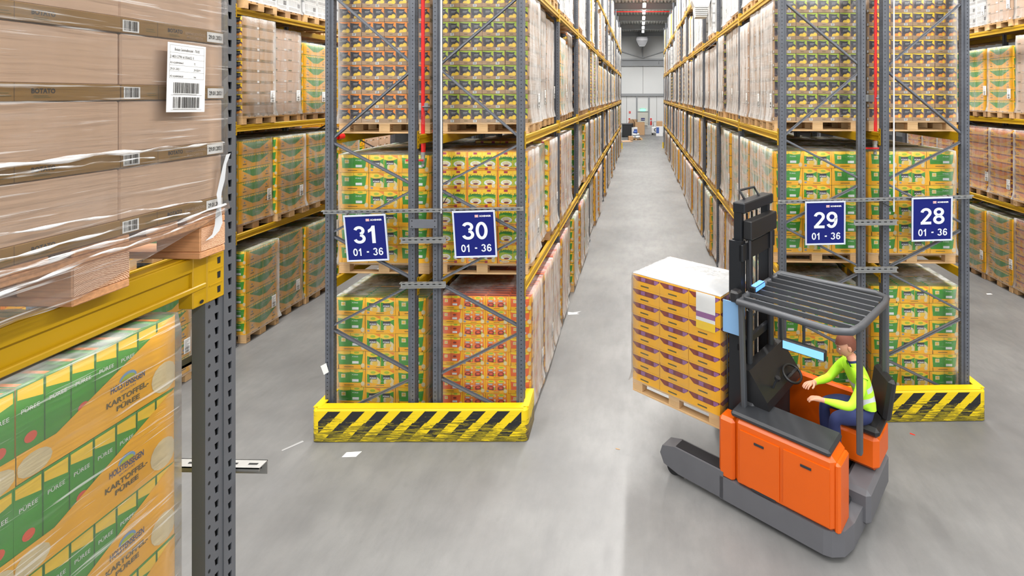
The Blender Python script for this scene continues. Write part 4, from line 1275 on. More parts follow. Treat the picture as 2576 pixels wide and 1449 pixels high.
LN = ['ground level', 'second level', 'third level', 'fourth level', 'top level']
def slot_y(b, s): return b * BAY + (.29 + s * .802 if b == 0 else .15 + s * .825) + .4
pick = {
    0: ['puree', 'cocoa', 'puree', 'dark', 'cocoa', 'puree'],
    1: ['puree', 'puree', 'dumpling', 'puree', 'dark'],
    2: ['slice_lime', 'brown', 'slice_orange', 'slice_yellow', 'brown', 'slice_lime', 'puree'],
    3: ['white', 'white', 'brown', 'white', 'puree', 'slice_yellow'],
    4: ['white', 'brown', 'puree', 'white'],
}
fixed = {  # (rack, level, slot): what the photograph shows at the rack ends
    ('30', 0, 0): 'cocoa', ('30', 0, 1): 'cocoa', ('30', 0, 2): 'cocoa', ('30', 0, 3): 'cocoa', ('30', 0, 4): 'cocoa', ('30', 0, 5): 'puree',
    ('30', 1, 0): 'dumpling', ('30', 1, 1): 'puree', ('30', 1, 2): 'dumpling', ('30', 1, 3): 'dark', ('30', 1, 4): 'dark', ('30', 1, 6): 'puree',
    ('30', 2, 0): 'slice_lime', ('30', 2, 1): 'slice_orange', ('30', 2, 2): 'brown', ('30', 2, 3): 'puree', ('30', 2, 4): 'puree',
    ('31', 0, 0): 'puree', ('31', 1, 0): 'puree', ('31', 2, 0): 'slice_orange',
    ('29', 0, 0): 'puree', ('29', 1, 0): 'puree', ('29', 1, 1): 'puree', ('29', 1, 2): 'puree', ('29', 1, 3): 'puree', ('29', 1, 4): 'puree', ('29', 1, 5): 'puree',
    ('29', 2, 0): 'slice_lime', ('29', 2, 1): 'slice_yellow', ('29', 2, 2): 'brown', ('29', 2, 3): 'slice_yellow', ('29', 2, 4): 'slice_yellow', ('29', 2, 5): 'slice_lime',
    ('28', 0, 0): 'puree', ('28', 1, 0): 'puree', ('28', 2, 0): 'slice_yellow',
    ('32', 2, 3): 'slice_yellow', ('32', 2, 4): 'brown', ('32', 2, 5): 'puree',
    ('32', 0, 3): 'puree', ('32', 0, 4): 'puree', ('32', 0, 5): 'puree', ('32', 1, 3): 'puree', ('32', 1, 4): 'puree', ('32', 1, 5): 'puree',
    ('32', 0, 0): 'puree', ('32', 0, 1): 'puree', ('32', 0, 2): 'puree', ('32', 1, 2): 'puree', ('32', 1, 1): 'puree',
    ('32', 3, 3): 'white', ('32', 3, 4): 'white', ('32', 3, 5): 'white',
}
for _k in range(3, 9):
    fixed[('27', 2, _k)] = 'brown' if _k < 4 else 'puree'; fixed[('27', 1, _k)] = 'dark'; fixed[('27', 0, _k)] = 'puree' if _k > 3 else 'dark'
empty = {('30', 1, 5), ('30', 3, 7), ('30', 3, 16), ('29', 3, 8), ('29', 3, 17), ('29', 3, 18), ('30', 3, 0), ('29', 3, 0)}
far_join = MB()
def fill(rk, x, side, y0, slots, levels, lod_fn, where, far_from=99, jitter=.012):
    rr = random.Random(int(rk))
    for l in levels:
        last = None
        for n in slots:
            b_, s_ = divmod(n, 3)
            tk = fixed.get((rk, l, n))
            if tk is None:
                tk = last if (last and rr.random() < .45) else rr.choice(pick[l])
            last = tk
            if (rk, l, n) in empty: continue
            if l >= 3 and rr.random() < (.06 if l == 3 else .22): continue
            xx, yy, zz = x + (side * .04 if l == 0 else 0) - (side * rr.choice((0, .0, .03, .06, .09)) if n else 0) + rr.uniform(-jitter, jitter), y0 + slot_y(b_, s_) + rr.uniform(-.008, .008), LV[l]
            yaw = rr.uniform(-.008, .008)
            wd = rr.choice(('wood', 'wood', 'wood_aged'))
            if b_ >= far_from:
                mt = Matrix.Translation((xx, yy, zz))
                q = MB(); q.join(PALJ_MB[wd], Matrix()); T = TYPES[tk]
                hh = T['h'] * T['layers']
                for ll in range(T['layers']):
                    q.join(T['mb'][0], Matrix.Translation((side * .4, -.2, .144 + ll * T['h'])))
                    q.join(T['mb'][0], Matrix.Translation((side * .4, .2, .144 + ll * T['h'])) @ Matrix.Rotation(PI, 4, 'Z'))
                    q.join(T['mb'][0], Matrix.Translation((side * -.1, -.2, .144 + ll * T['h'])))
                    q.join(T['mb'][0], Matrix.Translation((side * -.1, .2, .144 + ll * T['h'])) @ Matrix.Rotation(PI, 4, 'Z'))
                q.join(film_mb(1.19, .79, .13, .15 + hh, n, 'film', 3, 6), Matrix())
                far_join.join(q, mt)
                continue
            lab_ = 'pallet of %s, %s in on %s of %s' % (TYPES[tk]['look'], _ordn[n], LN[l], where)
            load(tk, xx, yy, zz, lab_, side, lod_fn(l, n), 'wrapped pallet loads on the %s of %s' % (LN[l], where), wd, yaw)
fill('30', X30 - .612, 1, DL, range(0, 36), (0, 1, 2, 3), lambda l, n: 1 if (n < 3 and l < 3) else 2, 'rack thirty', 9)
fill('30', X30 - .612, 1, DL, range(12, 36), (4,), lambda l, n: 2, 'rack thirty', 9)
fill('29', X29 + .612, -1, DR, range(0, 36), (0, 1, 2, 3), lambda l, n: 1 if (n < 3 and l < 3) else 2, 'rack twenty-nine', 9)
fill('29', X29 + .612, -1, DR, range(12, 36), (4,), lambda l, n: 2, 'rack twenty-nine', 9)
fill('31', X31 + .575, -1, DL, range(0, 3), (0, 1, 2), lambda l, n: 1 if n < 1 else 2, 'rack thirty-one')
fill('28', X28 - .565, 1, DR, range(0, 3), (0, 1, 2), lambda l, n: 1 if n < 1 else 2, 'rack twenty-eight')
fill('32', X32 - .56, 1, 5.62, range(1, 7), (0, 1, 2, 3), lambda l, n: 1 if l < 3 else 2, 'rack across from sign thirty-one')
fill('27', X27 + .56, -1, 7.4, range(3, 9), (0, 1, 2, 3), lambda l, n: 1 if l < 3 else 2, 'rack across from sign twenty-eight')
for rk_, x_, y_, txt in (('33', X32 - 1.12 - .25 - .56, 5.62, 'wrapped pallet loads glimpsed behind the rack across from sign thirty-one'), ('26', X27 + 1.12 + .25 + .56, 7.4, 'wrapped pallet loads glimpsed behind the rack across from sign twenty-eight')):
    jn = MB(); rb = random.Random(int(rk_))
    for l in range(5):
        for n in range(0, 12):
            tk = rb.choice(('puree', 'brown', 'cocoa')) if l < 3 else 'brown'; T = TYPES[tk]
            jn.join(PALJ_MB['wood'], Matrix.Translation((x_, y_ + slot_y(*divmod(n, 3)), LV[l])))
            for ll in range(T['layers']):
                for dx in (-.4, 0, .4):
                    for k in (0, 1): jn.join(T['mb'][0], Matrix.Translation((x_ + dx, y_ + slot_y(*divmod(n, 3)) + (k - .5) * .4, LV[l] + .144 + ll * T['h'])) @ Matrix.Rotation(PI * k, 4, 'Z'))
    tag(build('pallet_loads', jn), txt, 'pallet loads', None, 'stuff')
fj = tag(build('pallet_loads', far_join), 'wrapped pallet loads in the last three bays of racks twenty-nine and thirty', 'pallet loads', None, 'stuff')

# ------------------------------------------------------------------ the near loads on the rack end beside the camera
t = thing('pallet_load', 'tall pallet of brown cardboard boxes under clear film, with white label sheet', 'pallet load', (-2.0, 1.318, 3.674))
pallet_pieces(t, 'wood_red')
BW, BH = .345, .1822
def botato(full):
    q = MB(); w, d = .396, BW - .002
    q.box((-w / 2, -d / 2, .040), (w / 2, d / 2, BH - .002), 'cardboard_pale', .004)
    q.box((-w / 2 - .004, -d / 2 - .0005, 0), (w / 2 + .004, d / 2 + .0005, .042), 'cardboard_band', .002)
    fr = Frame((w / 2 + .004, -d / 2, 0), (0, 1, 0), (0, 0, 1))
    barcode(q, fr, .004, .004, .050, .036, .0006, 5, 14)
    q.rect(fr, .105, .0, .1058, .042, 'seam_dark', .0004)
    q.text(fr, 'BOTATO', .138, .018, .187, .030, 'print_black', .0006, .035)
    for k, w_ in enumerate((.03, .035)): q.rect(fr, .142, .012 - k * .004, .142 + w_, .0135 - k * .004, 'print_olive', .0006)
    q.rect(fr, .07, .012, .1, .0135, 'print_olive', .0006); q.rect(fr, .07, .018, .095, .0195, 'print_olive', .0006)
    if full:
        q.text(fr, 'SEMMELKNÖDEL', .196, .018, .272, .028, 'cardboard_tray', .0006, .02)
        q.text(fr, 'IM KOCHBEUTEL', .202, .006, .262, .014, 'cardboard_tray', .0006, .01)
        q.rect(fr, .276, .004, .340, .036, 'print_white', .0008)
        q.text(fr, '29.01.2021', .282, .013, .334, .027, 'print_black', .0014, .03)
    return q.mesh('box')
bA, bB = botato(True), botato(False)
rr = random.Random(3)
for l in range(9):
    for i in range(3):
        for j in (0, 1):
            put('box', bA if j else bB, t, ((i - 1) * .402 + rr.uniform(-.002, .002), .387 - BW * (1.5 - j) + rr.uniform(-.001, .001), .146 + l * BH), (0, 0, rr.uniform(-.003, .003)))
# film: wound low round the pallet's near end, rising towards the far end
fm = film_mb(1.206, .80, .02, .146 + 9 * BH + .004, 5, 'film_near', 12, 34, .004, False)
nv = []
for x, y, z in fm.v:
    if z < .2:
        lowz = .02 + max(0, (y + .1)) * .24
        z = max(z, lowz + (.146 - lowz) * 0 + 0)
    y2 = y if y < 0 else min(y, .397 if z < .15 else .393)
    nv.append((x + (.004 if (x > 0 and z < .16) else 0), y2, z))
fm.v = nv
build('stretch_film', fm, t)
q = MB(); vs = []
path = [(.386, .325), (.372, .29), (.362, .24), (.352, .2), (.347, .17), (.350, .14), (.348, .10), (.335, .075), (.31, .06)]
for i, (y, z) in enumerate(path):
    ww = .005 + .004 * (i % 2) + (.006 if i > 5 else 0)
    vs += [(.618 + .004 * math.sin(i * 2), y - ww, z), (.622 + .003 * math.cos(i * 3), y + ww, z + .004)]
q.add(vs, [(2 * i, 2 * i + 1, 2 * i + 3, 2 * i + 2) for i in range(len(path) - 1)], 'bag_white', True)
m_ = bpy.data.materials.new('film_fold'); m_.use_nodes = True
_n = m_.node_tree; _p = _n.nodes['Principled BSDF']; _p.inputs['Base Color'].default_value = (.86, .87, .88, 1); _p.inputs['Roughness'].default_value = .22; _p.inputs['Specular IOR Level'].default_value = .8
_tc = _n.nodes.new('ShaderNodeTexCoord'); _f = noise(_n, _tc.outputs['Object'], 14, 4, .6, mapscale=(1, .5, 8))
_n.links.new(ramp(_n, _f, [(.40, (.05, .05, .05)), (.62, (.85, .85, .85))]), _p.inputs['Alpha'])
M['film_fold'] = m_
for pth, wd_ in (([(1.03, 3.76), (1.285, 3.793), (1.436, 3.792), (1.688, 3.821)], .016), ([(1.03, 3.81), (1.248, 3.815), (1.46, 3.814), (1.691, 3.837)], .02), ([(1.03, 3.841), (1.295, 3.846), (1.552, 3.839)], .014),
                 ([(1.03, 4.042), (1.295, 4.047), (1.511, 4.041), (1.683, 4.042)], .022), ([(1.03, 4.026), (1.248, 4.026), (1.436, 4.023)], .01), ([(1.03, 3.90), (1.325, 3.885), (1.595, 3.866)], .012)):
    qq = MB(); vs = []; N_ = 26
    for i in range(N_ + 1):
        u = i / N_ * (len(pth) - 1); k = min(int(u), len(pth) - 2); fr_ = u - k
        yy = pth[k][0] + (pth[k + 1][0] - pth[k][0]) * fr_ - 1.318; zz = pth[k][1] + (pth[k + 1][1] - pth[k][1]) * fr_ - 3.674
        hw = wd_ * .62 * (.5 + .25 * math.sin(i * 1.3)) * (1 - .5 * i / N_)
        for dz, dx in ((-hw, 0), (0, .006), (hw, 0)): vs.append((.6235 + dx + .0015 * math.sin(i * 2.1), yy, zz + dz + .002 * math.sin(i * .9)))
    qq.add(vs, [(3 * i + c, 3 * i + 3 + c, 3 * i + 4 + c, 3 * i + 1 + c) for i in range(N_) for c in (0, 1)], 'film_fold', True)
    build('film_fold', qq, t)
tag(build('film_tail', q, t), 'white twisted tail of film hanging loose')
q = MB(); W, H = .131, .204
q.box((0, 0, 0), (.001, W, H), 'print_white')
fr = Frame((.0012, 0, 0), (0, 1, 0), (0, 0, 1))
for y0, y1 in ((.1, .197), ):
    for a in (.006, W - .007): q.rect(fr, a, y0, a + .001, y1, 'print_grey')
for z in (.197, .175, .158, .138, .12, .1): q.rect(fr, .006, z, W - .006, z + .001, 'print_grey')
for s_, x0, x1, z0, z1 in (('Botato Semmelknödel - 70105', .022, .108, .181, .190), ('3 40312790 61056652 0', .008, .088, .160, .168),
                           ('4316268458665', .008, .052, .143, .149), ('72', .088, .094, .143, .149), ('29.01.2021', .008, .040, .124, .131), ('29102019', .088, .112, .124, .131),
                           ('4316268458658', .008, .052, .103, .109), ('366', .088, .097, .103, .109)):
    q.text(fr, s_, x0, z0, x1, z1, 'print_black', .0004, .01)
for k, (a, b_) in enumerate(((.056, .088), (.012, .045))):
    rz = random.Random(k + 4); x = .02
    while x < W - .022:
        d = rz.choice((.0008, .0014, .0022, .003)); q.rect(fr, x, a, min(x + d, W - .018), b_, 'print_black'); x += d + rz.choice((.0008, .0014, .002))
    q.rect(fr, .012, a - .006, W - .012, a - .0045, 'print_grey'); q.rect(fr, .02, a - .0035, W - .03, a - .0025, 'print_black')
tag(build('pallet_label', q, t, (.632, .146, .475), (math.radians(-1.5), 0, 0)), 'white pallet label with two barcodes')

FH = .2195
full_side = carton_puree('side', True).mesh('carton')
t = thing('pallet_load', 'yellow-green carton stack under the yellow beam below the brown boxes', 'pallet load', (-1.995, 1.121, 1.862))
pallet_pieces(t, 'wood')
for l in range(7):
    for i in range(3):
        for j in range(2):
            o = put('carton', full_side, t, ((i - 1) * .4 + rr.uniform(-.002, .002), (j - .5) * .4 + rr.uniform(-.002, .002) + (.006 if l == 6 else 0), .144 + l * FH), (0, 0, PI * j))
            o.scale = (1, 1, FH / .2265)
fm = film_mb(1.2, .80, .12, .144 + 7 * FH + .003, 8, 'film_near', 12, 30, .004, True)
build('stretch_film', fm, t)

# ------------------------------------------------------------------ reach truck with its driver and load
TX, TY, TA = 1.73, 4.65, math.atan2(.61, -.79)
tr = thing('reach_truck', 'orange and grey reach truck with black mast turning into the middle aisle', 'forklift', (TX, TY, 0), (0, 0, TA))
q = MB()
fr = Frame((0, 0, .055), (1, 0, 0), (0, 1, 0))
plan = [(.06, -1.27), (1.15, -1.27), (1.15, -1.08), (1.01, -1.08), (1.01, -.18), (1.15, -.18), (1.15, 0), (.10, 0), (.03, -.02), (-.06, -.10), (-.10, -.25), (-.12, -1.05), (-.06, -1.2)]
q.prism(fr, plan, .23, 'truck_grey'); build('chassis', q, tr)
for y in (0, -1.10):
    q = MB()
    q.prism(Frame((1.11, y, 0), (1, 0, 0), (0, 0, 1)), [(0, .06), (.55, .06), (.74, .10), (.79, .2), (.76, .29), (.6, .335), (0, .335)], .17, 'truck_grey')
    leg = build('support_leg', q, tr)
    q = MB(); q.tube([(1.75, y - .14, .075), (1.75, y - .03, .075)], .075, 'rubber', 18); build('load_wheel', q, leg)
    q = MB(); q.box((1.15, y - .15, .335), (1.70, y - .02, .342), 'steel_fork'); build('top_plate', q, leg)
q = MB(); q.tube([(.22, -.58, .17), (.22, -.82, .17)], .17, 'rubber', 20); build('drive_wheel', q, tr)
# near side cover: battery and hydraulics
q = MB(); q.box((.0, -.34, .27), (.99, -.002, .95), 'truck_orange', .045); cov = build('side_cover', q, tr)
q = MB(); q.box((.99, -.19, .27), (1.17, -.004, .90), 'truck_orange', .03); build('front_cover', q, tr)
frn = Frame((.97, -.002, .27), (-1, 0, 0), (0, 0, 1))
for a, b2, c, d in ((.05, .06, .46, .58), (.50, .06, .93, .58)):
    q = MB(); q.prism(frn, [(a, b2), (c, b2), (c, d), (a, d)], .012, 'truck_orange'); pn = build('service_panel', q, tr)
    q = MB(); q.prism(Frame((.97 - (a + c) / 2 + .05, .010, .27 + d - .08), (-1, 0, 0), (0, 0, 1)), [(0, 0), (.1, 0), (.1, .02), (0, .02)], .008, 'truck_dark'); build('latch', q, pn)
q = MB(); q.box((-.04, -.30, .27), (.02, -.03, .90), 'truck_orange', .02); build('rear_cover', q, tr)
q = MB(); q.box((-.17, -1.25, .44), (.26, -.80, .80), 'truck_orange', .05); build('rear_cover', q, tr)
q = MB(); q.box((-.17, -1.26, .10), (.1, -.5, .43), 'truck_grey', .04); build('rear_bumper', q, tr)
q = MB(); q.box((.0, -1.26, .28), (1.0, -1.18, .98), 'truck_orange', .02); build('side_cover', q, tr)
q = MB(); q.box((.0, -1.18, .285), (.99, -.34, .33), 'rubber', .01); build('footwell_floor', q, tr)
q = MB(); q.box((.87, -1.18, .33), (1.01, -.2, 1.02), 'truck_dark', .02); build('bulkhead', q, tr)
q = MB(); q.box((.04, -.36, .94), (1.03, .0, 1.0), 'truck_dark', .02); ar = build('side_rest', q, tr)
q = MB(); q.prism(Frame((.71, -.22, 1.0), (1, 0, 0), (0, 0, 1)), [(0, 0), (.32, 0), (.32, .34), (.22, .34), (.02, .08)], .86, 'truck_black'); ds = build('dashboard', q, tr)
q = MB(); q.tube([(.77, -.45, 1.12), (.73, -.45, 1.22)], .012, 'truck_dark', 8); q.tube([(.725, -.45, 1.225), (.715, -.45, 1.25)], .03, 'truck_black', 10); build('joystick', q, ds)
q = MB()
for i in range(17):
    pass
ring = [(.70 + .11 * math.cos(a) * .8, -.80 + .14 * math.sin(a), 1.15 + .11 * math.cos(a) * .5) for a in [2 * PI * i / 16 for i in range(17)]]
q.tube(ring, .014, 'truck_black', 8); q.tube([(.70, -.80, 1.15), (.80, -.8, 1.06)], .02, 'truck_black', 8); q.bar((.70, -.93, 1.15), (.70, -.67, 1.15), .03, .015, 'truck_black'); build('steering_wheel', q, ds)
# seat
q = MB(); q.box((-.18, -1.20, .79), (.24, -.78, .89), 'truck_black', .035); st_ = build('seat', q, tr)
q = MB(); q.box((.12, -1.15, .33), (.24, -.84, .79), 'truck_dark', .02); build('seat_base', q, st_)
q = MB(); q.bar((-.10, -1.14, .88), (-.15, -1.18, 1.30), .38, .09, 'truck_black', side=(-.8, -.6, 0), ch=.03); build('seat_back', q, st_)
# mast
for y in (-.24, -1.06):
    q = MB(); s = 1 if y > -.6 else -1
    q.prism(Frame((1.03, y, .10), (1, 0, 0), (0, 1, 0)), [(0, 0), (.14, 0), (.14, -s * .03), (.045, -s * .03), (.045, -s * .075), (.14, -s * .075), (.14, -s * .10), (0, -s * .10)], 2.55, 'mast_steel')
    build('outer_mast', q, tr)
    q = MB(); q.box((1.05, y - s * .075 - .03, .25), (1.14, y - s * .075 + .03, 3.02), 'mast_steel', .004); build('inner_mast', q, tr)
    q = MB(); q.tube([(1.0, y - s * .14, .3), (1.0, y - s * .14, 1.9)], .035, 'truck_dark', 10); q.tube([(1.0, y - s * .14, 1.9), (1.0, y - s * .14, 2.75)], .02, 'steel_fork', 10); build('lift_cylinder', q, tr)
for x, z0, z1 in ((1.01, 2.44, 2.62), (1.03, 1.5, 1.58), (1.03, .5, .62)):
    q = MB(); q.box((x, -1.06, z0), (x + .05, -.24, z1), 'mast_steel', .006); build('mast_crossbar', q, tr)
q = MB(); q.box((1.01, -1.02, 2.94), (1.15, -.28, 3.05), 'mast_steel', .01); q.box((.95, -.98, 2.66), (1.05, -.32, 2.86), 'truck_black', .01); build('mast_head', q, tr)
for y in (-.5, -.62, -.74):
    q = MB(); q.tube([(1.09, y, 1.1), (1.09, y, 2.9)], .012, 'rubber', 6); build('mast_hose', q, tr)
q = MB(); q.tube([(1.12, -.5, 3.05), (1.18, -.5, 3.14), (1.15, -.8, 3.14), (1.09, -.8, 3.05)], .014, 'rubber', 6); build('hose_guide', q, tr)
# carriage, forks
q = MB(); q.box((1.16, -.95, .58), (1.20, -.30, .66), 'steel_fork', .005); q.box((1.16, -.95, 1.02), (1.20, -.30, 1.10), 'steel_fork', .005); q.box((1.16, -.72, .6), (1.19, -.52, 1.1), 'steel_fork', .004); build('fork_carriage', q, tr)
for y in (-.40, -.80):
    q = MB(); q.box((1.20, y - .06, .565), (1.235, y + .06, 1.12), 'steel_fork', .004); q.prism(Frame((1.20, y + .06, .662), (1, 0, 0), (0, 0, 1)), [(0, 0), (1.0, 0), (1.14, .018), (1.14, .024), (.2, .042), (0, .042)], .12, 'steel_fork'); build('fork', q, tr)
q = MB()
for k in range(9): q.tube([(1.21, -.28 - k * .084, 1.1), (1.21, -.28 - k * .084, 1.62)], .007, 'guard_bar', 6)
q.tube([(1.21, -.28, 1.62), (1.21, -.952, 1.62)], .01, 'guard_bar', 6); build('load_guard', q, tr)
# overhead guard
for x, y in ((.95, -.16), (.95, -1.16), (-.13, -.30), (-.14, -1.2)):
    q = MB(); q.bar((x, y, .9), (x + (.04 if x > .4 else .0), y, 2.06), .06, .05, 'guard_bar', ch=.01); build('guard_post', q, tr)
q = MB(); lp = [(1.01, -.12), (.02, -.06), (-.10, -.14), (-.14, -.3), (-.18, -1.02), (-.16, -1.18), (-.04, -1.26), (1.01, -1.2), (1.01, -.12)]
q.tube([(x, y, 2.07) for x, y in lp], .035, 'guard_bar', 8); build('guard_frame', q, tr)
for k in range(7):
    y = -.22 - k * .145
    q = MB(); q.bar((1.01, y, 2.075), (-.14, y, 2.075), .022, .05, 'guard_bar', ch=.004); build('guard_slat', q, tr)
# terminal, plate coloured as a blue reflection by the mast, work lamp
q = MB(); q.box((.20, -.42, 1.61), (.64, -.36, 1.71), 'truck_black', .01); tm = build('terminal', q, tr)
q = MB(); q.box((.215, -.359, 1.622), (.625, -.355, 1.698), 'screen_glow'); build('screen', q, tm)
q = MB(); q.tube([(.42, -.39, 1.71), (.42, -.39, 2.07)], .015, 'truck_dark', 8); build('bracket', q, tm)
q = MB(); q.box((.97, -.205, 1.68), (1.22, -.195, 2.02), 'pack_sky', .002); build('reflection_plate', q, tr)
q = MB(); q.box((1.0, -.22, 2.05), (1.1, -.10, 2.17), 'truck_black', .02); wl = build('work_lamp', q, tr)
q = MB(); q.disc(Frame((1.101, -.22, 2.05), (0, 1, 0), (0, 0, 1)), .06, .06, .045, .045, 'print_white', 0, 14); build('lens', q, wl)
q = MB(); q.box((.93, -.62, 2.10), (1.0, -.36, 2.16), 'truck_black', .01); bl = build('blue_lamp', q, tr)
q = MB(); q.box((.925, -.6, 2.11), (.93, -.38, 2.15), 'blue_glow'); q.box((.93, -.6, 2.16), (.99, -.38, 2.162), 'blue_glow'); build('lamp_window', q, bl)
q = MB(); q.box((.55, -.012, .30), (.80, .004, .34), 'truck_dark', .004); build('step_edge', q, tr)

# its load
def carton_band():
    w, d, h = .396, .396, .16
    q = MB(); q.box((-w / 2, -d / 2, 0), (w / 2, d / 2, h - .002), 'carton_yellow', .003)
    F = faces_of(w, d, h)
    for s in 'fbew':
        q.rect(F[s], .004, h * .50, w - .004, h * .86, 'pack_maroon', .0008)
        for k in range(4): q.rect(F[s], .03 + k * .095, h * .54, .09 + k * .095, h * .82, 'pack_violet' if k % 2 else 'pack_brown_red', .0014)
        q.poly(F[s], [(0, 0), (w, 0), (w, h * .8), (w * .82, h * .46), (w * .18, h * .46), (0, h * .8)], 'carton_yellow', .002)
        q.rect(F[s], w * .3, h * .14, w * .6, h * .24, 'print_olive', .003)
    for k in range(6): q.rect(F['t'], .01, .012 + k * .064, w - .01, .05 + k * .064, 'pack_cream', .0006)
    return q
cb = carton_band().mesh('carton')
tl = thing('pallet_load', 'pallet of maroon-banded yellow cartons raised on the forks of the reach truck', 'pallet load', (0, 0, 0))
tl.parent = None
Mt = Matrix.Translation((TX, TY, 0)) @ Matrix.Rotation(TA, 4, 'Z') @ Matrix.Translation((1.85, -.60, .608))
tl.location = Mt.translation; tl.rotation_euler = (0, 0, TA)
pallet_pieces(tl, 'wood')
for l in range(8):
    for i in range(3):
        for j in range(2):
            put('carton', cb, tl, ((i - 1) * .4 + rr.uniform(-.003, .003), (j - .5) * .4 + rr.uniform(-.003, .003), .144 + l * .16))
q = MB(); q.box((-.6, -.4, 0), (.6, .4, .004), 'bag_white'); build('top_sheet', q, tl, (0, 0, .145 + 8 * .16))
build('stretch_film', film_mb(1.2, .8, .125, .144 + 8 * .16 + .008, 31, 'film_light', 9, 20, .006), tl)
q = MB(); fr = Frame((-.56, .407, 1.02), (1, 0, 0), (0, 0, 1)); fr = Frame((-.30, .408, 1.02), (-1, 0, 0), (0, 0, 1))
q.rect(fr, 0, 0, .24, .40, 'print_white', 0); q.rect(fr, 0, .13, .24, .19, 'pack_violet', .001); q.rect(fr, 0, 0, .24, .09, 'pack_sun', .001)
tag(build('pallet_label', q, tl), 'large white sheet with violet and yellow stripes')

# driver: one continuous skinned body
DRV = Matrix.Translation((TX, TY, 0)) @ Matrix.Rotation(TA, 4, 'Z') @ Matrix.Translation((-.03, -.98, .90)) @ Matrix.Rotation(math.radians(38), 4, 'Z')
J = {}; JE = []
def jt(n, p, r, parent=None):
    J[n] = (p, r)
    if parent: JE.append((parent, n))
jt('pelvis', (0, 0, .06), .125)
jt('waist', (.03, 0, .20), .125, 'pelvis'); jt('chest', (.09, 0, .36), .145, 'waist'); jt('upper', (.13, 0, .48), .125, 'chest')
jt('neck', (.165, 0, .575), .056, 'upper'); jt('skull', (.195, 0, .64), .06, 'neck')
for s, n in ((1, 'l'), (-1, 'r')):
    jt(n + 'sh', (.13, s * .185, .47), .068, 'upper')
    el = (.30, s * .30, .25) if s > 0 else (.31, -.25, .24)
    wr = (.54, s * .20, .26) if s > 0 else (.53, -.10, .27)
    jt(n + 'ua', (.20, s * .26, .36), .055, n + 'sh'); jt(n + 'el', el, .046, n + 'ua')
    jt(n + 'fa', tuple((a + b2) / 2 for a, b2 in zip(el, wr)), .042, n + 'el'); jt(n + 'wr', wr, .030, n + 'fa')
    hd = Vector(wr) - Vector(el); hd.normalize()
    pm = Vector(wr) + hd * .05
    jt(n + 'pm', tuple(pm), .034, n + 'wr')
    side = Vector((0, 0, 1)).cross(hd); side.normalize()
    for k, (off, ln) in enumerate(((-.032, .062), (-.011, .074), (.011, .070), (.032, .054))):
        b0 = pm + hd * .03 + side * off * .95
        b1 = b0 + hd * ln * .5 + Vector((0, 0, -.012)); b2 = b1 + hd * ln * .35 + Vector((0, 0, -.028))
        jt('%sf%da' % (n, k), tuple(b0), .0105, n + 'pm'); jt('%sf%db' % (n, k), tuple(b1), .0095, '%sf%da' % (n, k)); jt('%sf%dc' % (n, k), tuple(b2), .008, '%sf%db' % (n, k))
    th0 = pm - hd * .02 - side * s * .038; th1 = th0 + hd * .035 - side * s * .018 + Vector((0, 0, -.012))
    jt(n + 'th0', tuple(th0), .0125, n + 'wr'); jt(n + 'th1', tuple(th1), .0105, n + 'th0'); jt(n + 'th2', tuple(th1 + hd * .025 + Vector((0, 0, -.012))), .009, n + 'th1')
    jt(n + 'hip', (.06, s * .10, .03), .098, 'pelvis'); jt(n + 'tm', (.22, s * .125, .055), .088, n + 'hip'); jt(n + 'kn', (.40, s * .14, .045), .066, n + 'tm')
    jt(n + 'cf', (.39, s * .14, -.16), .062, n + 'kn'); jt(n + 'an', (.37, s * .14, -.44), .044, n + 'cf')
    jt(n + 'ft', (.47, s * .15, -.505), .044, n + 'an'); jt(n + 'toe', (.57, s * .155, -.515), .036, n + 'ft')
names = list(J); ix = {n: i for i, n in enumerate(names)}
sk = bpy.data.meshes.new('body_skeleton')
sk.from_pydata([J[n][0] for n in names], [(ix[a], ix[b2]) for a, b2 in JE], [])
so = bpy.data.objects.new('body_skeleton', sk); COL.objects.link(so)
sm_ = so.modifiers.new('Skin', 'SKIN'); sm_.branch_smoothing = .6
for i, n in enumerate(names):
    v = sk.skin_vertices[0].data[i]; v.radius = (J[n][1], J[n][1]); v.use_root = (n == 'pelvis')
    if n in ('waist', 'chest', 'upper', 'pelvis'): v.radius = (J[n][1] * 1.18, J[n][1] * .86)
sb = so.modifiers.new('Sub', 'SUBSURF'); sb.levels = 2; sb.render_levels = 2
C.view_layer.update()
bme = bpy.data.meshes.new_from_object(so.evaluated_get(C.evaluated_depsgraph_get()))
bpy.data.objects.remove(so)
V0 = [v.co.copy() for v in bme.vertices]; P0 = [tuple(p.vertices) for p in bme.polygons]
bpy.data.meshes.remove(bme)
body = MB()
def nearest_joint(c):
    best = None
    for a, b2 in JE:
        pa, pb = Vector(J[a][0]), Vector(J[b2][0]); ab = pb - pa
        tt = max(0, min(1, (c - pa).dot(ab) / max(ab.length_squared, 1e-9)))
        dd = (c - (pa + ab * tt)).length - (J[a][1] * (1 - tt) + J[b2][1] * tt)
        if best is None or dd < best[0]: best = (dd, a, b2, tt)
    return best
def cloth_of(c):
    _, a, b2, tt = nearest_joint(c)
    k = b2
    if k in ('skull', 'neck') and c.z > .545: return 'skin'
    if k[1:3] in ('pm', 'th') or k[1] == 'f' and k[2:3].isdigit(): return 'skin'
    if k[1:] in ('ft', 'toe'): return 'shoe_black'
    if k[1:] in ('hip', 'tm', 'kn', 'cf', 'an'): return 'navy_cloth'
    if k[1:] == 'wr' and tt > .8: return 'skin'
    if k[1:] in ('fa', 'wr'): return 'hi_vis'
    if c.z < .12: return 'navy_cloth'
    return 'navy_cloth' if k == 'upper' and c.z > .53 else 'hi_vis'
groups = {}
for f in P0:
    c = sum((V0[i] for i in f), Vector()) / len(f); groups.setdefault(cloth_of(c), []).append(f)
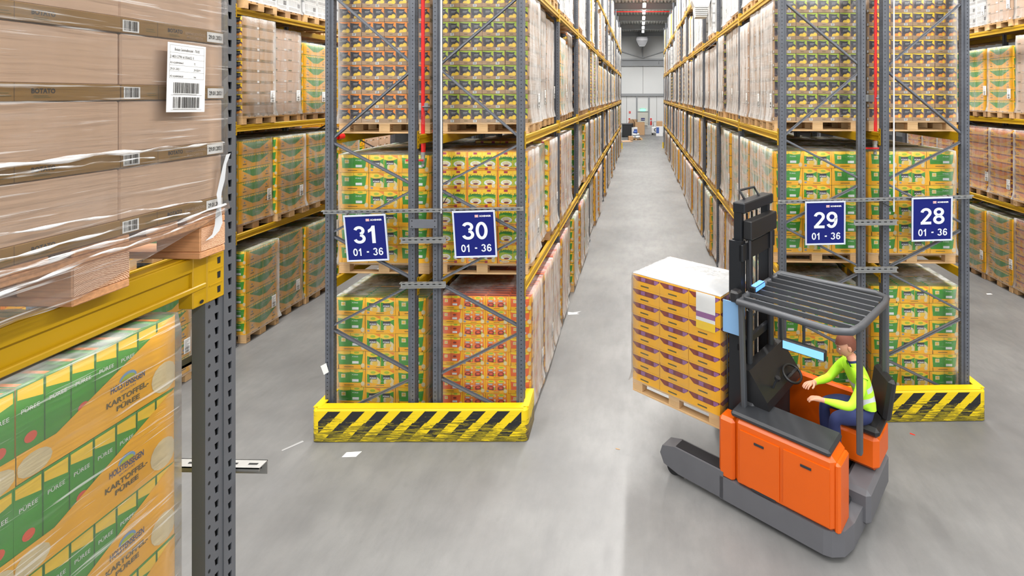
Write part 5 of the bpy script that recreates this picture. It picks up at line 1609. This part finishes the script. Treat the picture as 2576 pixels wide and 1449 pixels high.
for key, fs in groups.items(): body.mi(key)
body.v = [tuple(v) for v in V0]
for key, fs in groups.items():
    for f in fs: body.f.append(f); body.m.append(body.mi(key)); body.sm.append(True)
# head: modelled on the neck, looking down and ahead
HM = Matrix.Translation((.225, 0, .715)) @ Matrix.Rotation(math.radians(22), 4, 'Y')
nu, nv_ = 20, 16; vs = []
for j in range(nv_ + 1):
    th = PI * j / nv_
    for i in range(nu):
        ph = 2 * PI * i / nu
        x, y, z = math.sin(th) * math.cos(ph), math.sin(th) * math.sin(ph), math.cos(th)
        X, Y, Z = x * .098, y * .076, z * .118
        if z < -.1:                                         # jaw narrows towards the chin
            kx = 1 - .38 * (-z - .1); Y *= kx; X = X * (1 - .15 * (-z)) + .016 * (-z)
        if x > .6:                                          # nose, brow and eye hollows
            if abs(y) < .16 and -.42 < z < .12: X += .024 * (1 - abs(y) / .16) * (1 - abs(z + .25) / .4 if abs(z + .25) < .4 else 0)
            if .12 < abs(y) < .52 and -.02 < z < .2: X -= .007
            if z > .2 and z < .35: X += .004
        vs.append(HM @ Vector((X, Y, Z)))
fs = []; fh = []
for j in range(nv_):
    for i in range(nu):
        f = (j * nu + i, (j + 1) * nu + i, (j + 1) * nu + (i + 1) % nu, j * nu + (i + 1) % nu)
        fs.append(f)
body.add(vs, fs, 'skin', True)
hb = MB()
def ell(q, c, r, key, n=10, m=7, mtx=HM):
    vs = []
    for j in range(m + 1):
        th = PI * j / m
        for i in range(n):
            ph = 2 * PI * i / n
            vs.append(mtx @ Vector((c[0] + r[0] * math.sin(th) * math.cos(ph), c[1] + r[1] * math.sin(th) * math.sin(ph), c[2] + r[2] * math.cos(th))))
    q.add(vs, [(j * n + i, (j + 1) * n + i, (j + 1) * n + (i + 1) % n, j * n + (i + 1) % n) for j in range(m) for i in range(n)], key, True)
for s in (-1, 1):
    ell(body, (.083, s * .031, .008), (.010, .014, .009), 'eye_white'); ell(body, (.0915, s * .031, .008), (.004, .006, .006), 'eye_dark')
    ell(body, (-.004, s * .078, -.008), (.020, .010, .032), 'skin')
    ell(body, (.090, s * .031, .032), (.006, .019, .004), 'hair')
ell(body, (.093, 0, -.062), (.008, .024, .007), 'lip')
per = thing('person', 'driver in a green high-visibility jacket and navy trousers seated in the reach truck', 'person')
per.matrix_world = DRV; per.location = DRV.translation; per.rotation_euler = (0, 0, TA + math.radians(38))
build('body', body, per)
hm = MB(); vs = []; fs = []
for j in range(nv_ + 1):
    th = PI * j / nv_
    for i in range(nu):
        ph = 2 * PI * i / nu
        x, y, z = math.sin(th) * math.cos(ph), math.sin(th) * math.sin(ph), math.cos(th)
        vs.append(HM @ Vector((x * .107 - .004, y * .084, z * .126 + .003)))
for j in range(nv_):
    for i in range(nu):
        f = (j * nu + i, (j + 1) * nu + i, (j + 1) * nu + (i + 1) % nu, j * nu + (i + 1) % nu)
        th = PI * (j + .5) / nv_; ph = 2 * PI * (i + .5) / nu
        z = math.cos(th); x = math.sin(th) * math.cos(ph)
        if z > .42 or (x < .05 and z > -.42): fs.append(f)
hm.add(vs, fs, 'hair', True); build('hair', hm, per)
# vest with reflective bands over the jacket
vest = MB()
sel = []
for f in P0:
    c = sum((V0[i] for i in f), Vector()) / len(f)
    _, a, b2, tt = nearest_joint(c)
    if b2 in ('waist', 'chest', 'upper') or (b2 == 'pelvis') or (b2[1:] == 'sh'):
        if .10 < c.z < .535: sel.append(f)
use = sorted({i for f in sel for i in f}); mp = {i: k for k, i in enumerate(use)}
nrm = {i: Vector() for i in use}
for f in P0:
    if any(i in mp for i in f):
        n_ = (V0[f[1]] - V0[f[0]]).cross(V0[f[2]] - V0[f[0]])
        if n_.length > 0:
            n_.normalize()
            for i in f:
                if i in nrm: nrm[i] += n_
pts = [V0[i] + (nrm[i].normalized() * .013 if nrm[i].length > 0 else Vector()) for i in use]
vest.v = [(p.x, p.y, .122 if p.z < .145 else min(p.z, .53)) for p in pts]
for f in sel:
    c = sum((V0[i] for i in f), Vector()) / len(f)
    vest.f.append(tuple(mp[i] for i in f)); vest.m.append(vest.mi('reflective_band' if (.19 < c.z < .24 or .305 < c.z < .35) else 'hi_vis')); vest.sm.append(True)
build('safety_vest', vest, per)

# ------------------------------------------------------------------ clutter before the end wall
def clutter_box(name, label, cat, x, y, w, d, h, key, rot=0.0, flaps=False, extra=None):
    t = thing(name, label, cat, (x, y, 0), (0, 0, rot))
    if flaps:
        q = MB(); T_ = .012
        for lo, hi in (((-w / 2, -d / 2, 0), (w / 2, -d / 2 + T_, h)), ((-w / 2, d / 2 - T_, 0), (w / 2, d / 2, h)), ((-w / 2, -d / 2, 0), (-w / 2 + T_, d / 2, h)), ((w / 2 - T_, -d / 2, 0), (w / 2, d / 2, h)), ((-w / 2, -d / 2, 0), (w / 2, d / 2, T_))): q.box(lo, hi, key)
        build('box_body', q, t)
        for a, b2, ln in (((-w / 2, 0, h), (-w / 2 - .22, 0, h + .32), d), ((w / 2, 0, h), (w / 2 + .3, 0, h - .12), d)):
            q = MB(); q.bar(a, b2, ln, .01, key, side=(a[0] - b2[0], 0, 1)); build('flap', q, t)
    else:
        q = MB(); q.box((-w / 2, -d / 2, 0), (w / 2, d / 2, h), key, .02); build('box_body', q, t)
        q = MB(); q.box((-w / 2 - .002, -.03, h * .6), (w / 2 + .002, .03, h + .003), 'cardboard_band' if 'card' in key else 'print_grey'); build('tape', q, t)
    if extra: extra(t)
    return t
def bins(t):
    q = MB(); q.box((-.5, -.58, 1.2), (.5, .58, 1.3), 'plastic_black', .03); build('lid', q, t)
    for x in (-.36, .36):
        q = MB(); q.tube([(x, -.6, .1), (x, -.5, .1)], .1, 'rubber', 12); build('wheel', q, t)
clutter_box('waste_bin', 'black plastic waste bin standing in the aisle mouth before the end wall', 'bin', -1.3, 51.6, .9, 1.1, 1.22, 'plastic_black', .1, extra=bins)
def crate(t):
    q = MB(); q.box((-.34, -.3, .82), (.3, .3, 1.25), 'plastic_black', .05); build('black_bag', q, t)
clutter_box('waste_bin', 'second black bin with a bulging bag on top, behind the first', 'bin', -.98, 53.2, .7, .8, .85, 'truck_black', -.05, extra=crate)
clutter_box('cardboard_box', 'large open cardboard box with raised flap before the door', 'box', -.05, 54.2, 1.0, .9, 1.3, 'cardboard', .12, True)
clutter_box('cardboard_box', 'tall brown cardboard box half behind the white-blue carton', 'box', -.72, 55.3, .8, .7, 1.55, 'cardboard_tray', -.1)
def blue(t):
    q = MB(); q.box((-.05, -.37, .2), (.28, -.35, .68), 'plastic_blue', .003); build('printed_panel', q, t)
clutter_box('white_carton', 'white carton with a blue panel before the large cardboard box', 'box', -.55, 53.0, .62, .7, .85, 'carton_white', 0, extra=blue)
t = thing('pallet_of_bags', 'low pallet heaped with white and blue bags in the aisle mouth', 'pallet', (-.42, 48.2, 0))
put('pallet', PALJ['wood'], t, (0, 0, 0), (0, 0, .2))
for k, (x, y, z, key) in enumerate(((-.25, -.2, .144, 'bag_white'), (.2, -.22, .144, 'bag_white'), (-.22, .2, .144, 'plastic_blue'), (.25, .18, .144, 'bag_white'), (-.1, -.15, .36, 'bag_white'), (.15, .1, .38, 'bag_white'), (0, 0, .58, 'plastic_blue'))):
    q = MB(); ell(q, (0, 0, .12), (.26, .2, .13), key, 12, 8, Matrix()); build('bag', q, t, (x, y, z), (0, 0, k * .7))
clutter_box('cardboard_box', 'small brown cardboard box beside the pallet of bags', 'box', -.85, 47.2, .42, .4, .42, 'cardboard', .2)
q = MB(); q.box((-.5, -.6, 0), (.5, .6, .03), 'cardboard', .004); q.box((-.42, -.5, .03), (.4, .45, .055), 'cardboard_pale', .004)
tag(build('flattened_cardboard', q, None, (-1.25, 46.4, 0), (0, 0, .3)), 'flattened brown cardboard lying on the floor before the bins', 'cardboard')
def wrapg(t):
    q = MB(); q.box((-.46, -.4, .6), (.4, .36, .95), 'carton_grey', .03); build('upper_carton', q, t)
clutter_box('grey_carton', 'grey wrapped cartons stacked between the cardboard box and white machine', 'box', .92, 54.6, 1.0, .9, .6, 'carton_grey', .0, extra=wrapg)
t = thing('floor_scrubber', 'white cleaning machine with dark round lid before the end wall', 'machine', (1.62, 54.4, 0))
q = MB(); q.box((-.4, -.5, .15), (.4, .45, .82), 'carton_white', .08); build('body_shell', q, t)
q = MB(); q.disc(Frame((-.4, -.505, .15), (1, 0, 0), (0, 0, 1)), .4, .38, .17, .17, 'truck_dark', .003, 18); q.disc(Frame((-.4, -.505, .15), (1, 0, 0), (0, 0, 1)), .4, .38, .08, .08, 'carton_white', .006, 14); build('round_lid', q, t)
for x in (-.32, .32):
    q = MB(); q.tube([(x - .06, -.2, .13), (x + .06, -.2, .13)], .13, 'rubber', 12); build('wheel', q, t)
q = MB(); q.tube([(-.2, .4, .8), (-.2, .55, 1.3), (.2, .55, 1.3), (.2, .4, .8)], .025, 'truck_dark', 8); build('handle', q, t)
def tall(t):
    q = MB(); q.box((-.3, -.4, 1.0), (.3, .4, 1.5), 'cardboard', .02); build('top_box', q, t)
    q = MB(); q.box((-.33, -.452, .3), (-.05, -.44, .9), 'plastic_blue', .003); build('printed_panel', q, t)
clutter_box('white_carton', 'stacked blue-white cartons with cardboard on top at the mouth of rack twenty-nine', 'box', 1.98, 52.6, .7, .9, 1.0, 'carton_white', 0, extra=tall)
for nm, x, y in (('thirty', X30 - .02, DL + 12 * BAY + .25), ('twenty-nine', X29 + .02, DR + 12 * BAY + .25)):
    t = thing('post_guard', 'yellow post guard at the far end of rack %s' % nm, 'guard', (x, y, 0))
    q = MB(); q.prism(Frame((0, 0, 0), (1, 0, 0), (0, 1, 0)), [(-.1, -.1), (.1, -.1), (.1, .1), (.07, .1), (.07, -.07), (-.07, -.07), (-.07, .1), (-.1, .1)], .45, 'hazard_yellow'); build('shield', q, t)
    q = MB(); q.box((-.13, -.13, 0), (.13, .13, .01), 'hazard_yellow'); build('base_plate', q, t)

# ------------------------------------------------------------------ scraps on the floor
def scrap(label, x, y, pts, key='paper', rot=0.0):
    q = MB(); q.prism(Frame((0, 0, .001), (1, 0, 0), (0, 1, 0)), pts, .002, key)
    return tag(build('paper_scrap', q, None, (x, y, 0), (0, 0, rot)), label, 'scrap')
scrap('torn white paper scrap lying before the guard of sign thirty-one', -3.36, 5.97, [(-.09, -.05), (.07, -.04), (.09, .05), (-.08, .03)])
scrap('tiny white scrap on the floor off the outer corner of the thirty-one guard', -4.30, 5.80, [(-.03, -.02), (.035, -.01), (.03, .02), (-.02, .025)])
scrap('strip of worn white tape on the floor at the thirty-one guard corner', -4.14, 6.10, [(-.09, -.08), (-.07, -.10), (.08, .07), (.05, .09)], 'print_grey')
scrap('white film scrap on the floor beside the second bay of rack thirty', -1.27, 9.9, [(-.1, -.05), (.12, -.02), (.06, .03), (.14, .12), (-.02, .06), (-.12, .08)], 'bag_white')
scrap('red scrap on the floor before the guard of sign twenty-eight', 3.36, 6.50, [(-.02, .0), (.03, -.03), (.035, -.015), (-.01, .02)], 'pipe_red')
scrap('white paper scrap in the aisle beside the rack facing sign twenty-eight', 7.35, 11.1, [(-.06, -.03), (.06, -.02), (.05, .03), (-.05, .02)])
scrap('tiny brown splinter on the floor between the guard and the truck', -.26, 6.14, [(-.03, 0), (.02, -.015), (.025, -.005), (-.02, .012)], 'wood_aged')
for o in list(bpy.data.meshes):
    if o.users == 0: bpy.data.meshes.remove(o)
